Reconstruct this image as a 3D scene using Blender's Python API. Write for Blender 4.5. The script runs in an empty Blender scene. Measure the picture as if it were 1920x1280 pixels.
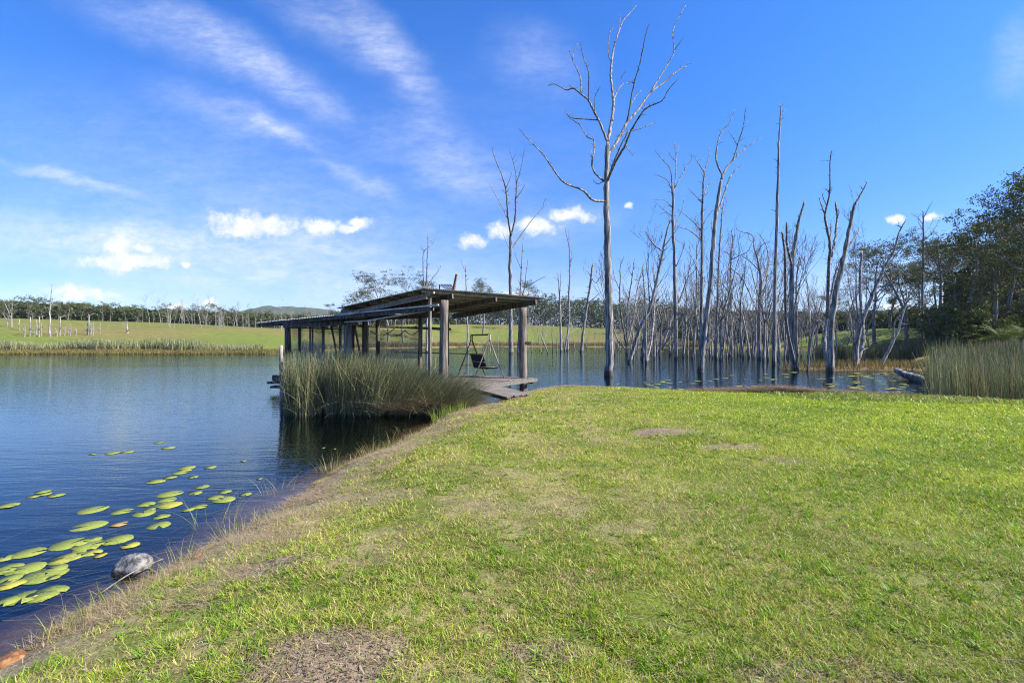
import bpy, math, random
import numpy as np
R = math.radians
F = 907.0            # focal length in pixels of a 1920 wide frame
EYE = 2.1            # eye height above the water
scene = bpy.context.scene
col = scene.collection

# ------------------------------------------------------------ camera, sky, sun, exposure
cam_data = bpy.data.cameras.new("camera")
cam = bpy.data.objects.new("camera", cam_data)
col.objects.link(cam)
cam.location = (0, 0, EYE)
cam.rotation_euler = (R(90), 0, 0)
cam_data.sensor_width = 36
cam_data.lens = 36 * F / 1920
cam_data.clip_start = 0.05
cam_data.clip_end = 9000
scene.camera = cam

SUN_EL = 40.0
SUN_DIR = np.array([0.99, -0.12])          # horizontal direction TOWARDS the sun
SUN_DIR = SUN_DIR / np.linalg.norm(SUN_DIR)
sun_data = bpy.data.lights.new("sun", 'SUN')
sun_data.energy = 5.0
sun_data.angle = R(0.5)
sun_data.color = (1.0, 0.94, 0.85)
sun = bpy.data.objects.new("sun", sun_data)
col.objects.link(sun)
from mathutils import Vector
sd3 = Vector((SUN_DIR[0] * math.cos(R(SUN_EL)), SUN_DIR[1] * math.cos(R(SUN_EL)), math.sin(R(SUN_EL))))
sun.rotation_euler = sd3.to_track_quat('Z', 'Y').to_euler()
sun.location = (20, -20, 30)

scene.view_settings.view_transform = 'Standard'
scene.view_settings.look = 'None'
scene.view_settings.exposure = 1.06
scene.view_settings.gamma = 1.0
scene.cycles.use_adaptive_sampling = True
scene.cycles.adaptive_threshold = 0.004
scene.cycles.max_bounces = 8
scene.cycles.transparent_max_bounces = 24
scene.cycles.caustics_reflective = False
scene.cycles.caustics_refractive = False
scene.cycles.use_denoising = True
scene.cycles.denoising_prefilter = 'NONE'
scene.cycles.filter_width = 1.15

# ------------------------------------------------------------ node helpers
class NT:
    def __init__(s, tree):
        s.t = tree; s.n = tree.nodes; s.l = tree.links
    def new(s, typ, **kw):
        n = s.n.new(typ)
        for k, v in kw.items():
            setattr(n, k, v)
        return n
    def link(s, a, b):
        s.l.new(a, b)
    def put(s, sock, v):
        if isinstance(v, bpy.types.NodeSocket): s.l.new(v, sock)
        else: sock.default_value = v
    def m(s, op, a, b=None, c=None, clamp=False):
        n = s.n.new('ShaderNodeMath'); n.operation = op; n.use_clamp = clamp
        s.put(n.inputs[0], a)
        if b is not None: s.put(n.inputs[1], b)
        if c is not None: s.put(n.inputs[2], c)
        return n.outputs[0]
    def ramp(s, v, a, b, lo=0.0, hi=1.0, smooth=True):
        n = s.n.new('ShaderNodeMapRange')
        n.interpolation_type = 'SMOOTHSTEP' if smooth else 'LINEAR'
        s.put(n.inputs['Value'], v)
        n.inputs['From Min'].default_value = a; n.inputs['From Max'].default_value = b
        n.inputs['To Min'].default_value = lo; n.inputs['To Max'].default_value = hi
        return n.outputs[0]
    def noise(s, vec, scale, detail=3, rough=0.5, dist=0.0):
        n = s.n.new('ShaderNodeTexNoise')
        if vec is not None: s.put(n.inputs['Vector'], vec)
        n.inputs['Scale'].default_value = scale; n.inputs['Detail'].default_value = detail
        n.inputs['Roughness'].default_value = rough; n.inputs['Distortion'].default_value = dist
        return n.outputs['Fac']
    def mapping(s, vec, loc=(0, 0, 0), rot=(0, 0, 0), scale=(1, 1, 1), typ='POINT'):
        n = s.n.new('ShaderNodeMapping'); n.vector_type = typ
        s.put(n.inputs['Vector'], vec)
        n.inputs['Location'].default_value = loc; n.inputs['Rotation'].default_value = rot
        n.inputs['Scale'].default_value = scale
        return n.outputs[0]
    def mix(s, f, a, b, blend='MIX'):
        n = s.n.new('ShaderNodeMix'); n.data_type = 'RGBA'; n.blend_type = blend
        s.put(n.inputs[0], f); s.put(n.inputs[6], a); s.put(n.inputs[7], b)
        return n.outputs[2]

def c4(c): return (c[0], c[1], c[2], 1.0)

# ------------------------------------------------------------ world
world = bpy.data.worlds.new("World")
scene.world = world
world.use_nodes = True
w = NT(world.node_tree)
for n in list(w.n): w.n.remove(n)
out = w.new('ShaderNodeOutputWorld')
bg = w.new('ShaderNodeBackground')
bg.inputs['Strength'].default_value = 0.088
sky = w.new('ShaderNodeTexSky', sky_type='NISHITA')
sky.sun_disc = False
sky.sun_elevation = R(SUN_EL)
sky.sun_rotation = math.atan2(SUN_DIR[0], SUN_DIR[1])
sky.air_density = 1.0
sky.dust_density = 0.3
sky.ozone_density = 2.5
tc = w.new('ShaderNodeTexCoord')
sep = w.new('ShaderNodeSeparateXYZ'); w.link(tc.outputs['Generated'], sep.inputs[0])
dy = w.m('MAXIMUM', sep.outputs[1], 0.06)
U = w.m('DIVIDE', sep.outputs[0], dy)
V = w.m('DIVIDE', sep.outputs[2], dy)
cmb = w.new('ShaderNodeCombineXYZ'); w.link(U, cmb.inputs[0]); w.link(V, cmb.inputs[1])
UV = cmb.outputs[0]
SKY_SAT = w.new('ShaderNodeHueSaturation')
SKY_SAT.inputs['Saturation'].default_value = 1.2
SKY_SAT.inputs['Value'].default_value = 1.0
w.link(sky.outputs[0], SKY_SAT.inputs['Color'])
# the deep blue of clear air overhead, and the paler air low down
sky_tint = w.mix(w.ramp(sep.outputs[2], 0.0, 0.5), (0.63, 0.72, 1.06, 1), (0.54, 0.92, 1.46, 1))
skycol = w.mix(1.0, SKY_SAT.outputs[0], sky_tint, 'MULTIPLY')

def blob(px, py, a, b, rot=0.0):
    """distance field of an ellipse of cloud; a, b and position in the sky given through a 1920 wide, 907 focal view"""
    mpg = w.mapping(UVd, ((px - 960) / F, (640 - py) / F, 0), (0, 0, R(rot)), (a / F, b / F, 1), 'TEXTURE')
    ln = w.new('ShaderNodeVectorMath', operation='LENGTH'); w.link(mpg, ln.inputs[0])
    return ln.outputs['Value']

# warp so cloud outlines are ragged
wn = w.new('ShaderNodeTexNoise'); w.link(UV, wn.inputs['Vector'])
wn.inputs['Scale'].default_value = 14; wn.inputs['Detail'].default_value = 4
vs = w.new('ShaderNodeVectorMath', operation='SUBTRACT'); w.link(wn.outputs['Color'], vs.inputs[0]); vs.inputs[1].default_value = (0.5, 0.5, 0.5)
vm = w.new('ShaderNodeVectorMath', operation='MULTIPLY'); w.link(vs.outputs[0], vm.inputs[0]); vm.inputs[1].default_value = (0.06, 0.045, 0.0)
va = w.new('ShaderNodeVectorMath', operation='ADD'); w.link(UV, va.inputs[0]); w.link(vm.outputs[0], va.inputs[1])
UVd = va.outputs[0]

cirrus = None
for (px, py, a, b, rot, s) in [
    (330, 60, 260, 60, -20, .34), (470, 110, 240, 45, -33, .36), (560, 170, 110, 32, -30, .25), (440, 215, 190, 38, -20, .30), (520, 240, 90, 18, -32, .35),
    (620, 40, 190, 60, -30, .34), (730, 90, 130, 42, -50, .36), (790, 190, 150, 45, -55, .22), (840, 300, 190, 60, -25, .30), (400, 340, 640, 190, -8, .24),
    (500, 480, 640, 120, -4, .32), (1000, 260, 420, 140, -20, .08), (860, 335, 90, 35, -10, .2), (120, 334, 125, 14, -13, .5),
    (240, 358, 90, 9, -14, .25), (672, 337, 85, 20, -22, .42), (610, 458, 130, 26, -8, .48),
    (90, 450, 330, 50, -4, .55), (330, 460, 260, 32, -8, .45), (1010, 110, 110, 75, -25, .28),
    (1910, 110, 60, 90, -10, .35), (1050, 420, 130, 40, 8, .35), (420, 515, 420, 28, -3, .38),
    (180, 550, 320, 30, 0, .38), (900, 560, 560, 55, 0, .38), (1640, 540, 300, 80, 6, .32), (700, 500, 160, 14, -4, .3)]:
    v = w.m('MULTIPLY', w.ramp(blob(px, py, a, b, rot), 1.35, 0.0), s)
    cirrus = v if cirrus is None else w.m('ADD', cirrus, v)
streak = w.noise(w.mapping(UVd, rot=(0, 0, R(14)), scale=(7, 24, 1)), 1.0, 8, 0.68)
fine = w.noise(w.mapping(UV, rot=(0, 0, R(6)), scale=(38, 95, 1)), 1.0, 4, 0.6)
st = w.m('MULTIPLY', w.ramp(streak, 0.18, 0.75, 0.25, 1.0), w.ramp(fine, 0.25, 0.75, 0.7, 1.1))
cirrus = w.m('MULTIPLY', cirrus, st, clamp=True)
cirrus = w.m('MULTIPLY', cirrus, w.ramp(sep.outputs[1], 0.05, 0.3), clamp=True)
cir2 = w.m('MULTIPLY', cirrus, 0.95, clamp=True)
# small cumulus
cum = None
for (px, py, a, b) in [(455, 419, 58, 24), (505, 424, 50, 22), (598, 421, 36, 15), (680, 412, 26, 13), (660, 424, 30, 9), (240, 491, 80, 17),
                       (220, 460, 26, 20), (262, 463, 22, 9), (345, 498, 12, 9), (150, 551, 62, 13), (888, 450, 26, 14), (330, 577, 20, 9),
                       (395, 573, 18, 11), (1066, 402, 40, 13), (1010, 424, 44, 12), (1683, 411, 18, 9), (1748, 408, 18, 9),
                       (1676, 578, 26, 8), (1185, 390, 8, 7), (938, 428, 24, 12), (975, 548, 30, 5)]:
    v = blob(px, py, a * 1.14, b * 1.12)
    cum = v if cum is None else w.m('MINIMUM', cum, v)
cn = w.noise(UV, 30, 8, 0.7)
cumd = w.m('ADD', cum, w.m('MULTIPLY', w.m('SUBTRACT', cn, 0.5), 2.1))
cuma = w.m('MULTIPLY', w.ramp(cumd, 1.2, 0.3), w.ramp(sep.outputs[1], 0.1, 0.3))
cuma = w.m('MULTIPLY', cuma, 0.9)
cshade = w.mix(w.ramp(w.noise(w.mapping(UV, loc=(0.01, -0.012, 0)), 34, 5, 0.55), 0.38, 0.6), (6.6, 6.5, 6.7, 1), (5.2, 5.5, 6.3, 1))
c1 = w.mix(cir2, skycol, (5.2, 5.6, 6.6, 1))
c2 = w.mix(cuma, c1, cshade)
w.link(c2, bg.inputs['Color'])
w.link(bg.outputs[0], out.inputs['Surface'])
world.cycles.sampling_method = 'MANUAL'
world.cycles.sample_map_resolution = 512

# ------------------------------------------------------------ materials
MATS = {}
def material(name):
    m = bpy.data.materials.new(name); m.use_nodes = True
    t = NT(m.node_tree)
    bs = t.n['Principled BSDF']
    MATS[name] = m
    return m, t, bs

def simple(name, c1_, c2_, scale=6, rough=0.8, stretch=(1, 1, 1), bump=0.3, lo=0.35, hi=0.65, metallic=0.0, detail=5, spec=0.3, bdist=0.01):
    m, t, bs = material(name)
    tc = t.new('ShaderNodeTexCoord')
    v = t.mapping(tc.outputs['Object'], scale=stretch)
    f = t.noise(v, scale, detail, 0.6)
    t.link(t.mix(t.ramp(f, lo, hi), c4(c1_), c4(c2_)), bs.inputs['Base Color'])
    bs.inputs['Roughness'].default_value = rough
    bs.inputs['Metallic'].default_value = metallic
    bs.inputs['Specular IOR Level'].default_value = spec
    if bump:
        b = t.new('ShaderNodeBump'); b.inputs['Strength'].default_value = bump; b.inputs['Distance'].default_value = bdist
        t.link(f, b.inputs['Height']); t.link(b.outputs[0], bs.inputs['Normal'])
    return m

def leafy(name, trans=0.35, rough=0.6, sat=1.0, gloss=0.25):
    """ribbons coloured per blade by the 'Col' attribute, thin enough to let light through"""
    m, t, bs = material(name)
    at = t.new('ShaderNodeAttribute'); at.attribute_name = 'Col'
    t.link(at.outputs['Color'], bs.inputs['Base Color'])
    bs.inputs['Roughness'].default_value = rough
    bs.inputs['Specular IOR Level'].default_value = gloss
    tr = t.new('ShaderNodeBsdfTranslucent')
    t.link(t.mix(1.0, at.outputs['Color'], (1.25, 1.2, 0.6, 1), 'MULTIPLY'), tr.inputs['Color'])
    mx = t.new('ShaderNodeMixShader'); mx.inputs[0].default_value = trans
    o = t.n['Material Output']
    t.link(bs.outputs[0], mx.inputs[1]); t.link(tr.outputs[0], mx.inputs[2]); t.link(mx.outputs[0], o.inputs['Surface'])
    return m

M_GRASS = leafy('grass_blades', 0.3, 0.5, gloss=0.3)
M_REED = leafy('reed_stems', 0.1, 0.5)
M_STRAW = leafy('dry_straw', 0.2, 0.8)
M_LEAF = leafy('gum_leaves', 0.15, 0.65, gloss=0.12)

def bark(name, a, b, c, scale=1.0, along=None, wet=False):
    m, t, bs = material(name)
    tc = t.new('ShaderNodeTexCoord')
    if along is None: f1 = t.noise(t.mapping(tc.outputs['Object'], scale=(9 * scale, 9 * scale, 0.8 * scale)), 1.0, 6, 0.65)
    else: f1 = t.noise(t.mapping(tc.outputs['Object'], rot=(0, 0, along), scale=(0.9 * scale, 22 * scale, 22 * scale)), 1.0, 6, 0.65)
    f2 = t.noise(t.mapping(tc.outputs['Object'], scale=(1.5 * scale, 1.5 * scale, 0.5 * scale)), 1.0, 3, 0.5)
    cc = t.mix(t.ramp(f1, 0.4, 0.62), c4(a), c4(b))
    cc = t.mix(t.ramp(f2, 0.56, 0.68), cc, c4(c))
    if wet:      # the tide mark the pond has left round the foot of each trunk, and long splits in the wood
        g = t.new('ShaderNodeNewGeometry'); sz = t.new('ShaderNodeSeparateXYZ'); t.link(g.outputs['Position'], sz.inputs[0])
        zz = t.m('ADD', sz.outputs[2], t.m('MULTIPLY', t.noise(tc.outputs['Object'], 3.0, 3), -.5))
        cc = t.mix(t.ramp(zz, 0.2, -.05, 0, .7), cc, (0.035, 0.028, 0.02, 1))
        f3 = t.noise(t.mapping(tc.outputs['Object'], scale=(14, 14, .45)), 1.0, 2, 0.5)
        cc = t.mix(t.ramp(f3, 0.60, 0.66, 0, .8), cc, (0.04, 0.034, 0.03, 1))
    t.link(cc, bs.inputs['Base Color'])
    bs.inputs['Roughness'].default_value = 0.85
    bs.inputs['Specular IOR Level'].default_value = 0.2
    bm = t.new('ShaderNodeBump'); bm.inputs['Strength'].default_value = 0.7; bm.inputs['Distance'].default_value = 0.03
    t.link(f1, bm.inputs['Height']); t.link(bm.outputs[0], bs.inputs['Normal'])
    return m
M_DEAD = bark('weathered_dead_wood', (0.085, 0.075, 0.065), (0.44, 0.41, 0.37), (0.26, 0.235, 0.21), wet=True)
M_DEADPALE = bark('bleached_dead_wood', (0.20, 0.18, 0.16), (0.45, 0.42, 0.38), (0.30, 0.27, 0.24), wet=True)
M_GUM = bark('gum_bark', (0.13, 0.11, 0.10), (0.30, 0.28, 0.26), (0.17, 0.14, 0.12))
M_LOG = bark('old_round_timber', (0.10, 0.082, 0.066), (0.28, 0.24, 0.20), (0.17, 0.142, 0.117), 1.6)
M_GREYLOG = bark('grey_round_timber', (0.20, 0.18, 0.16), (0.44, 0.41, 0.37), (0.30, 0.27, 0.24), 1.6)
M_BOARD = bark('weathered_boards', (0.10, 0.085, 0.07), (0.27, 0.24, 0.21), (0.16, 0.135, 0.11), 1.4, along=R(-148))
M_DARKWOOD = bark('dark_old_timber', (0.06, 0.047, 0.038), (0.19, 0.16, 0.13), (0.115, 0.092, 0.075), 1.6)
M_RAFTER = bark('grey_roof_timber', (0.24, 0.215, 0.19), (0.46, 0.43, 0.39), (0.32, 0.29, 0.26), 1.4)
M_WHITE = simple('old_white_paint', (0.55, 0.53, 0.5), (0.8, 0.79, 0.77), 5, 0.6, bump=0.1)
M_ROOF = simple('weathered_zinc_sheet', (0.16, 0.16, 0.145), (0.40, 0.41, 0.41), 2.2, 0.55, bump=0.05, metallic=0.25)
M_ROOFNEW = simple('grey_zinc_sheet', (0.40, 0.42, 0.44), (0.58, 0.6, 0.62), 1.4, 0.4, bump=0.03, metallic=0.35)
M_BLACKMETAL = simple('dark_rusty_steel', (0.035, 0.03, 0.028), (0.09, 0.065, 0.05), 12, 0.5, bump=0.1, metallic=0.4)
M_PALEMETAL = simple('dull_bare_steel', (0.22, 0.2, 0.17), (0.4, 0.37, 0.32), 12, 0.5, bump=0.1, metallic=0.3)
M_BLACK = simple('black_canvas', (0.012, 0.012, 0.013), (0.03, 0.03, 0.032), 20, 0.9, bump=0.2)
M_RUST = simple('rusty_iron', (0.12, 0.045, 0.02), (0.3, 0.13, 0.05), 12, 0.85, bump=0.3)
M_SOLAR = simple('dark_blue_cells', (0.01, 0.014, 0.04), (0.02, 0.03, 0.08), 12, 0.15, bump=0)
M_ROPE = simple('old_rope', (0.07, 0.055, 0.04), (0.14, 0.11, 0.08), 30, 0.9)
M_ROCK = simple('grey_lichen_rock', (0.06, 0.055, 0.05), (0.27, 0.255, 0.23), 14, 0.85, bump=0.8, lo=0.38, hi=0.58, detail=8, bdist=0.03)
M_ORANGEROCK = simple('orange_sandstone', (0.14, 0.06, 0.025), (0.36, 0.18, 0.08), 22, 0.85, bump=0.6, bdist=0.02)
M_SHED = simple('blue_grey_sheet', (0.08, 0.11, 0.16), (0.12, 0.16, 0.22), 2, 0.6)

m = MATS['grey_lichen_rock']; t = NT(m.node_tree); bs = t.n['Principled BSDF']
g = t.new('ShaderNodeNewGeometry'); sz = t.new('ShaderNodeSeparateXYZ'); t.link(g.outputs['Position'], sz.inputs[0])
src = bs.inputs['Base Color'].links[0].from_socket
t.link(t.mix(t.ramp(sz.outputs[2], 0.055, 0.03, 0, .8), src, (0.03, 0.026, 0.018, 1)), bs.inputs['Base Color'])

# grubby insect mesh between the posts
m, t, bs = material('grubby_insect_mesh')
bs.inputs['Base Color'].default_value = (0.30, 0.34, 0.33, 1); bs.inputs['Roughness'].default_value = 0.9
tcn = t.new('ShaderNodeTexCoord')
tr = t.new('ShaderNodeBsdfTransparent')
mx = t.new('ShaderNodeMixShader')
t.link(t.ramp(t.noise(tcn.outputs['Object'], 1.3, 4, .6), 0.3, 0.7, 0.2, 0.5), mx.inputs[0])
t.link(tr.outputs[0], mx.inputs[1]); t.link(bs.outputs[0], mx.inputs[2]); t.link(mx.outputs[0], t.n['Material Output'].inputs['Surface'])
M_MESH = m

# lily leaves
def lily_mat(name, a, b, spot):
    m, t, bs = material(name)
    tc = t.new('ShaderNodeTexCoord'); oi = t.new('ShaderNodeObjectInfo')
    ad = t.new('ShaderNodeVectorMath', operation='ADD'); t.link(tc.outputs['Object'], ad.inputs[0]); t.link(oi.outputs['Location'], ad.inputs[1])
    c = t.mix(t.ramp(t.noise(ad.outputs[0], 7, 4, .6), .35, .65), c4(a), c4(b))
    c = t.mix(t.ramp(t.noise(ad.outputs[0], 28, 4, .7), .66, .74, 0, .8), c, c4(spot))
    so = t.new('ShaderNodeSeparateXYZ'); t.link(tc.outputs['Object'], so.inputs[0])
    ang = t.m('ARCTAN2', so.outputs[1], so.outputs[0])
    vein = t.m('ABSOLUTE', t.m('SINE', t.m('MULTIPLY', ang, 8.0)))
    c = t.mix(t.ramp(vein, 0.14, 0.0, 0, .35), c, (0.42, 0.46, 0.14, 1))
    t.link(c, bs.inputs['Base Color']); bs.inputs['Roughness'].default_value = 0.6; bs.inputs['Specular IOR Level'].default_value = .3
    return m
M_LILY = lily_mat('green_lily_leaf', (0.15, 0.20, 0.028), (0.27, 0.29, 0.05), (0.17, 0.11, 0.03))
M_LILYOLD = lily_mat('yellowing_lily_leaf', (0.26, 0.26, 0.03), (0.40, 0.34, 0.05), (0.25, 0.13, 0.03))
M_LILYBROWN = lily_mat('browned_lily_leaf', (0.30, 0.16, 0.05), (0.42, 0.28, 0.10), (0.12, 0.07, 0.03))

# water
m, t, bs = material('pond_water')
t.n.remove(bs)
geo = t.new('ShaderNodeNewGeometry')
P = geo.outputs['Position']
r1 = t.noise(t.mapping(P, rot=(0, 0, R(-12)), scale=(0.55, 2.2, 1)), 1.5, 3, 0.5, 0.3)
r2 = t.noise(t.mapping(P, rot=(0, 0, R(14)), scale=(1.0, 3.5, 1)), 3.2, 3, 0.55)
big = t.noise(t.mapping(P, rot=(0, 0, R(-10)), scale=(0.012, 0.05, 1)), 1.0, 3, 0.5)
sepw = t.new('ShaderNodeSeparateXYZ'); t.link(P, sepw.inputs[0])
# open water to the west catches the breeze, the water among the trees is sheltered
open_ = t.ramp(sepw.outputs[0], -9.0, -2.0, 0.30, 0.34)
amp = t.m('MULTIPLY', open_, t.ramp(big, 0.35, 0.65, 0.6, 1.3))
hgt = t.m('ADD', t.m('MULTIPLY', r1, 0.7), t.m('MULTIPLY', r2, 0.3))
b = t.new('ShaderNodeBump'); b.inputs['Distance'].default_value = 0.055
t.link(amp, b.inputs['Strength']); t.link(hgt, b.inputs['Height'])
fr = t.new('ShaderNodeFresnel'); t.link(t.m('ADD', t.m('MULTIPLY', geo.outputs['Backfacing'], 1 / 1.45 - 1.45), 1.45), fr.inputs['IOR']); t.link(b.outputs[0], fr.inputs['Normal'])
gl = t.new('ShaderNodeBsdfGlossy'); gl.inputs['Roughness'].default_value = 0.03; gl.inputs['Color'].default_value = (0.74, 0.91, 1.0, 1)
t.link(b.outputs[0], gl.inputs['Normal'])
tr = t.new('ShaderNodeBsdfTransparent')
mx = t.new('ShaderNodeMixShader')
t.link(fr.outputs[0], mx.inputs[0]); t.link(tr.outputs[0], mx.inputs[1]); t.link(gl.outputs[0], mx.inputs[2])
ab = t.new('ShaderNodeVolumeAbsorption'); ab.inputs['Color'].default_value = (0.55, 0.22, 0.06, 1); ab.inputs['Density'].default_value = 3.6
o = t.n['Material Output']
t.link(mx.outputs[0], o.inputs['Surface']); t.link(ab.outputs[0], o.inputs['Volume'])
M_WATER = m

# ground: zone colour from the sheet's own attribute, broken up by noise
m, t, bs = material('ground_cover')
geo = t.new('ShaderNodeNewGeometry'); P = geo.outputs['Position']
at = t.new('ShaderNodeAttribute'); at.attribute_name = 'Col'
n1 = t.noise(P, 42, 8, 0.75); n2 = t.noise(P, 5.5, 5, 0.65); n3 = t.noise(P, 0.6, 4, 0.6)
n4 = t.noise(t.mapping(P, rot=(0, 0, R(30)), scale=(180, 25, 60)), 1.0, 3, 0.6)
f = t.m('MULTIPLY', t.ramp(n1, 0.3, 0.7, 0.45, 1.5, False), t.ramp(n2, 0.3, 0.7, 0.7, 1.3, False))
f = t.m('MULTIPLY', f, t.ramp(n3, 0.3, 0.7, 0.8, 1.2, False))
f = t.m('MULTIPLY', f, t.ramp(n4, 0.3, 0.7, 0.72, 1.28, False))
cg = t.new('ShaderNodeCombineXYZ')
for i in range(3): t.link(f, cg.inputs[i])
t.link(t.mix(1.0, at.outputs['Color'], cg.outputs[0], 'MULTIPLY'), bs.inputs['Base Color'])
bs.inputs['Roughness'].default_value = 0.95; bs.inputs['Specular IOR Level'].default_value = 0.1
b = t.new('ShaderNodeBump'); b.inputs['Strength'].default_value = 0.8; b.inputs['Distance'].default_value = 0.02
t.link(t.m('ADD', t.m('MULTIPLY', n1, 0.6), n2), b.inputs['Height']); t.link(b.outputs[0], bs.inputs['Normal'])
M_GROUND = m
m, t, bs = material('wooded_hill')
geo = t.new('ShaderNodeNewGeometry')
n1 = t.noise(geo.outputs['Position'], 0.09, 6, 0.7)
t.link(t.mix(t.ramp(n1, .35, .65), (0.035, 0.05, 0.03, 1), (0.08, 0.10, 0.05, 1)), bs.inputs['Base Color'])
bs.inputs['Roughness'].default_value = 1
b = t.new('ShaderNodeBump'); b.inputs['Strength'].default_value = 1; b.inputs['Distance'].default_value = 6
t.link(n1, b.inputs['Height']); t.link(b.outputs[0], bs.inputs['Normal'])
M_HILL = m

# ------------------------------------------------------------ scene helpers
def W(px, py, Y):
    """point seen at pixel px, py (1920 x 1280 photo) that stands Y metres in front of the viewer"""
    return np.array([(px - 960) / F * Y, Y, EYE - (py - 640) / F * Y])
def G(px, py, z=0.0):
    """point at height z seen at the pixel"""
    Y = F * (EYE - z) / (py - 640)
    return np.array([(px - 960) / F * Y, Y, z])

def tag(o, label=None, cat=None, group=None, kind=None):
    if label: o['label'] = label
    if cat: o['category'] = cat
    if group: o['group'] = group
    if kind: o['kind'] = kind
    return o
def empty(name, loc, rz=0.0):
    o = bpy.data.objects.new(name, None); col.objects.link(o)
    o.location = tuple(loc); o.rotation_euler = (0, 0, rz)
    o.empty_display_size = 0.2
    return o

class MB:
    """collects polygons for one mesh object"""
    def __init__(s): s.v = []; s.f = []
    def add(s, vs, fs):
        n = len(s.v); s.v += [tuple(map(float, p)) for p in vs]; s.f += [tuple(i + n for i in q) for q in fs]
    def box(s, lo, hi):
        x0, y0, z0 = lo; x1, y1, z1 = hi
        s.add([(x0, y0, z0), (x1, y0, z0), (x1, y1, z0), (x0, y1, z0), (x0, y0, z1), (x1, y0, z1), (x1, y1, z1), (x0, y1, z1)],
              [(0, 3, 2, 1), (4, 5, 6, 7), (0, 1, 5, 4), (1, 2, 6, 5), (2, 3, 7, 6), (3, 0, 4, 7)])
    def bar(s, p0, p1, wd, ht):
        """rectangular timber between two points, ht measured upward"""
        p0 = np.array(p0, float); p1 = np.array(p1, float); d = p1 - p0; d /= np.linalg.norm(d)
        up = np.array([0, 0, 1.0])
        if abs(d[2]) > 0.95: up = np.array([0.53, 0.85, 0.0])
        sx = np.cross(d, up); sx /= np.linalg.norm(sx); u = np.cross(sx, d)
        vs = []
        for p in (p0, p1):
            for a, b_ in ((-1, -1), (1, -1), (1, 1), (-1, 1)):
                vs.append(p + sx * a * wd / 2 + u * b_ * ht / 2)
        s.add(vs, [(0, 1, 2, 3), (7, 6, 5, 4), (0, 4, 5, 1), (1, 5, 6, 2), (2, 6, 7, 3), (3, 7, 4, 0)])
    def tube(s, pts, rad, n=8, rough=0.0, rng=None, cap=True):
        pts = np.array(pts, float); k = len(pts)
        t = np.gradient(pts, axis=0); t /= (np.linalg.norm(t, axis=1)[:, None] + 1e-9)
        ref = np.array([0, 0, 1.0]) if abs(t[:, 2]).mean() < 0.8 else np.array([1.0, 0, 0])
        vs = []
        for i in range(k):
            a = np.cross(t[i], ref); a /= (np.linalg.norm(a) + 1e-9); b_ = np.cross(t[i], a)
            for j in range(n):
                th = 2 * math.pi * j / n
                r = rad[i] * (1 + (rng.uniform(-rough, rough) if rough else 0))
                vs.append(pts[i] + (a * math.cos(th) + b_ * math.sin(th)) * r)
        fs = []
        for i in range(k - 1):
            for j in range(n):
                fs.append((i * n + j, i * n + (j + 1) % n, (i + 1) * n + (j + 1) % n, (i + 1) * n + j))
        if cap:
            fs.append(tuple(range(n - 1, -1, -1))); fs.append(tuple((k - 1) * n + j for j in range(n)))
        s.add(vs, fs)
    def build(s, name, mat, parent=None, smooth=False, origin=(0, 0, 0)):
        me = bpy.data.meshes.new(name)
        o_ = np.array(origin, float)
        vs = [tuple(np.array(p) - o_) for p in s.v] if any(origin) else s.v
        me.from_pydata(vs, [], s.f); me.update()
        if smooth: me.polygons.foreach_set('use_smooth', [True] * len(me.polygons))
        me.materials.append(mat)
        ob = bpy.data.objects.new(name, me); col.objects.link(ob)
        if parent is not None: ob.parent = parent
        elif any(origin): ob.location = tuple(origin)
        return ob

def grid_mesh(name, verts, faces, colors, mat, parent=None, smooth=False):
    me = bpy.data.meshes.new(name)
    nv, nf = len(verts), len(faces); k = faces.shape[1]
    me.vertices.add(nv); me.vertices.foreach_set('co', np.ascontiguousarray(verts, np.float32).ravel())
    me.loops.add(nf * k); me.loops.foreach_set('vertex_index', np.ascontiguousarray(faces, np.int32).ravel())
    me.polygons.add(nf); me.polygons.foreach_set('loop_start', np.arange(0, nf * k, k, dtype=np.int32))
    try: me.polygons.foreach_set('loop_total', np.full(nf, k, np.int32))
    except Exception: pass
    me.update(calc_edges=True)
    if smooth: me.polygons.foreach_set('use_smooth', np.ones(nf, bool))
    if colors is not None:
        a = me.color_attributes.new('Col', 'FLOAT_COLOR', 'POINT')
        cc = np.ones((nv, 4), np.float32); cc[:, :3] = colors
        a.data.foreach_set('color', cc.ravel())
    me.materials.append(mat)
    ob = bpy.data.objects.new(name, me); col.objects.link(ob)
    if parent is not None: ob.parent = parent
    return ob

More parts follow.
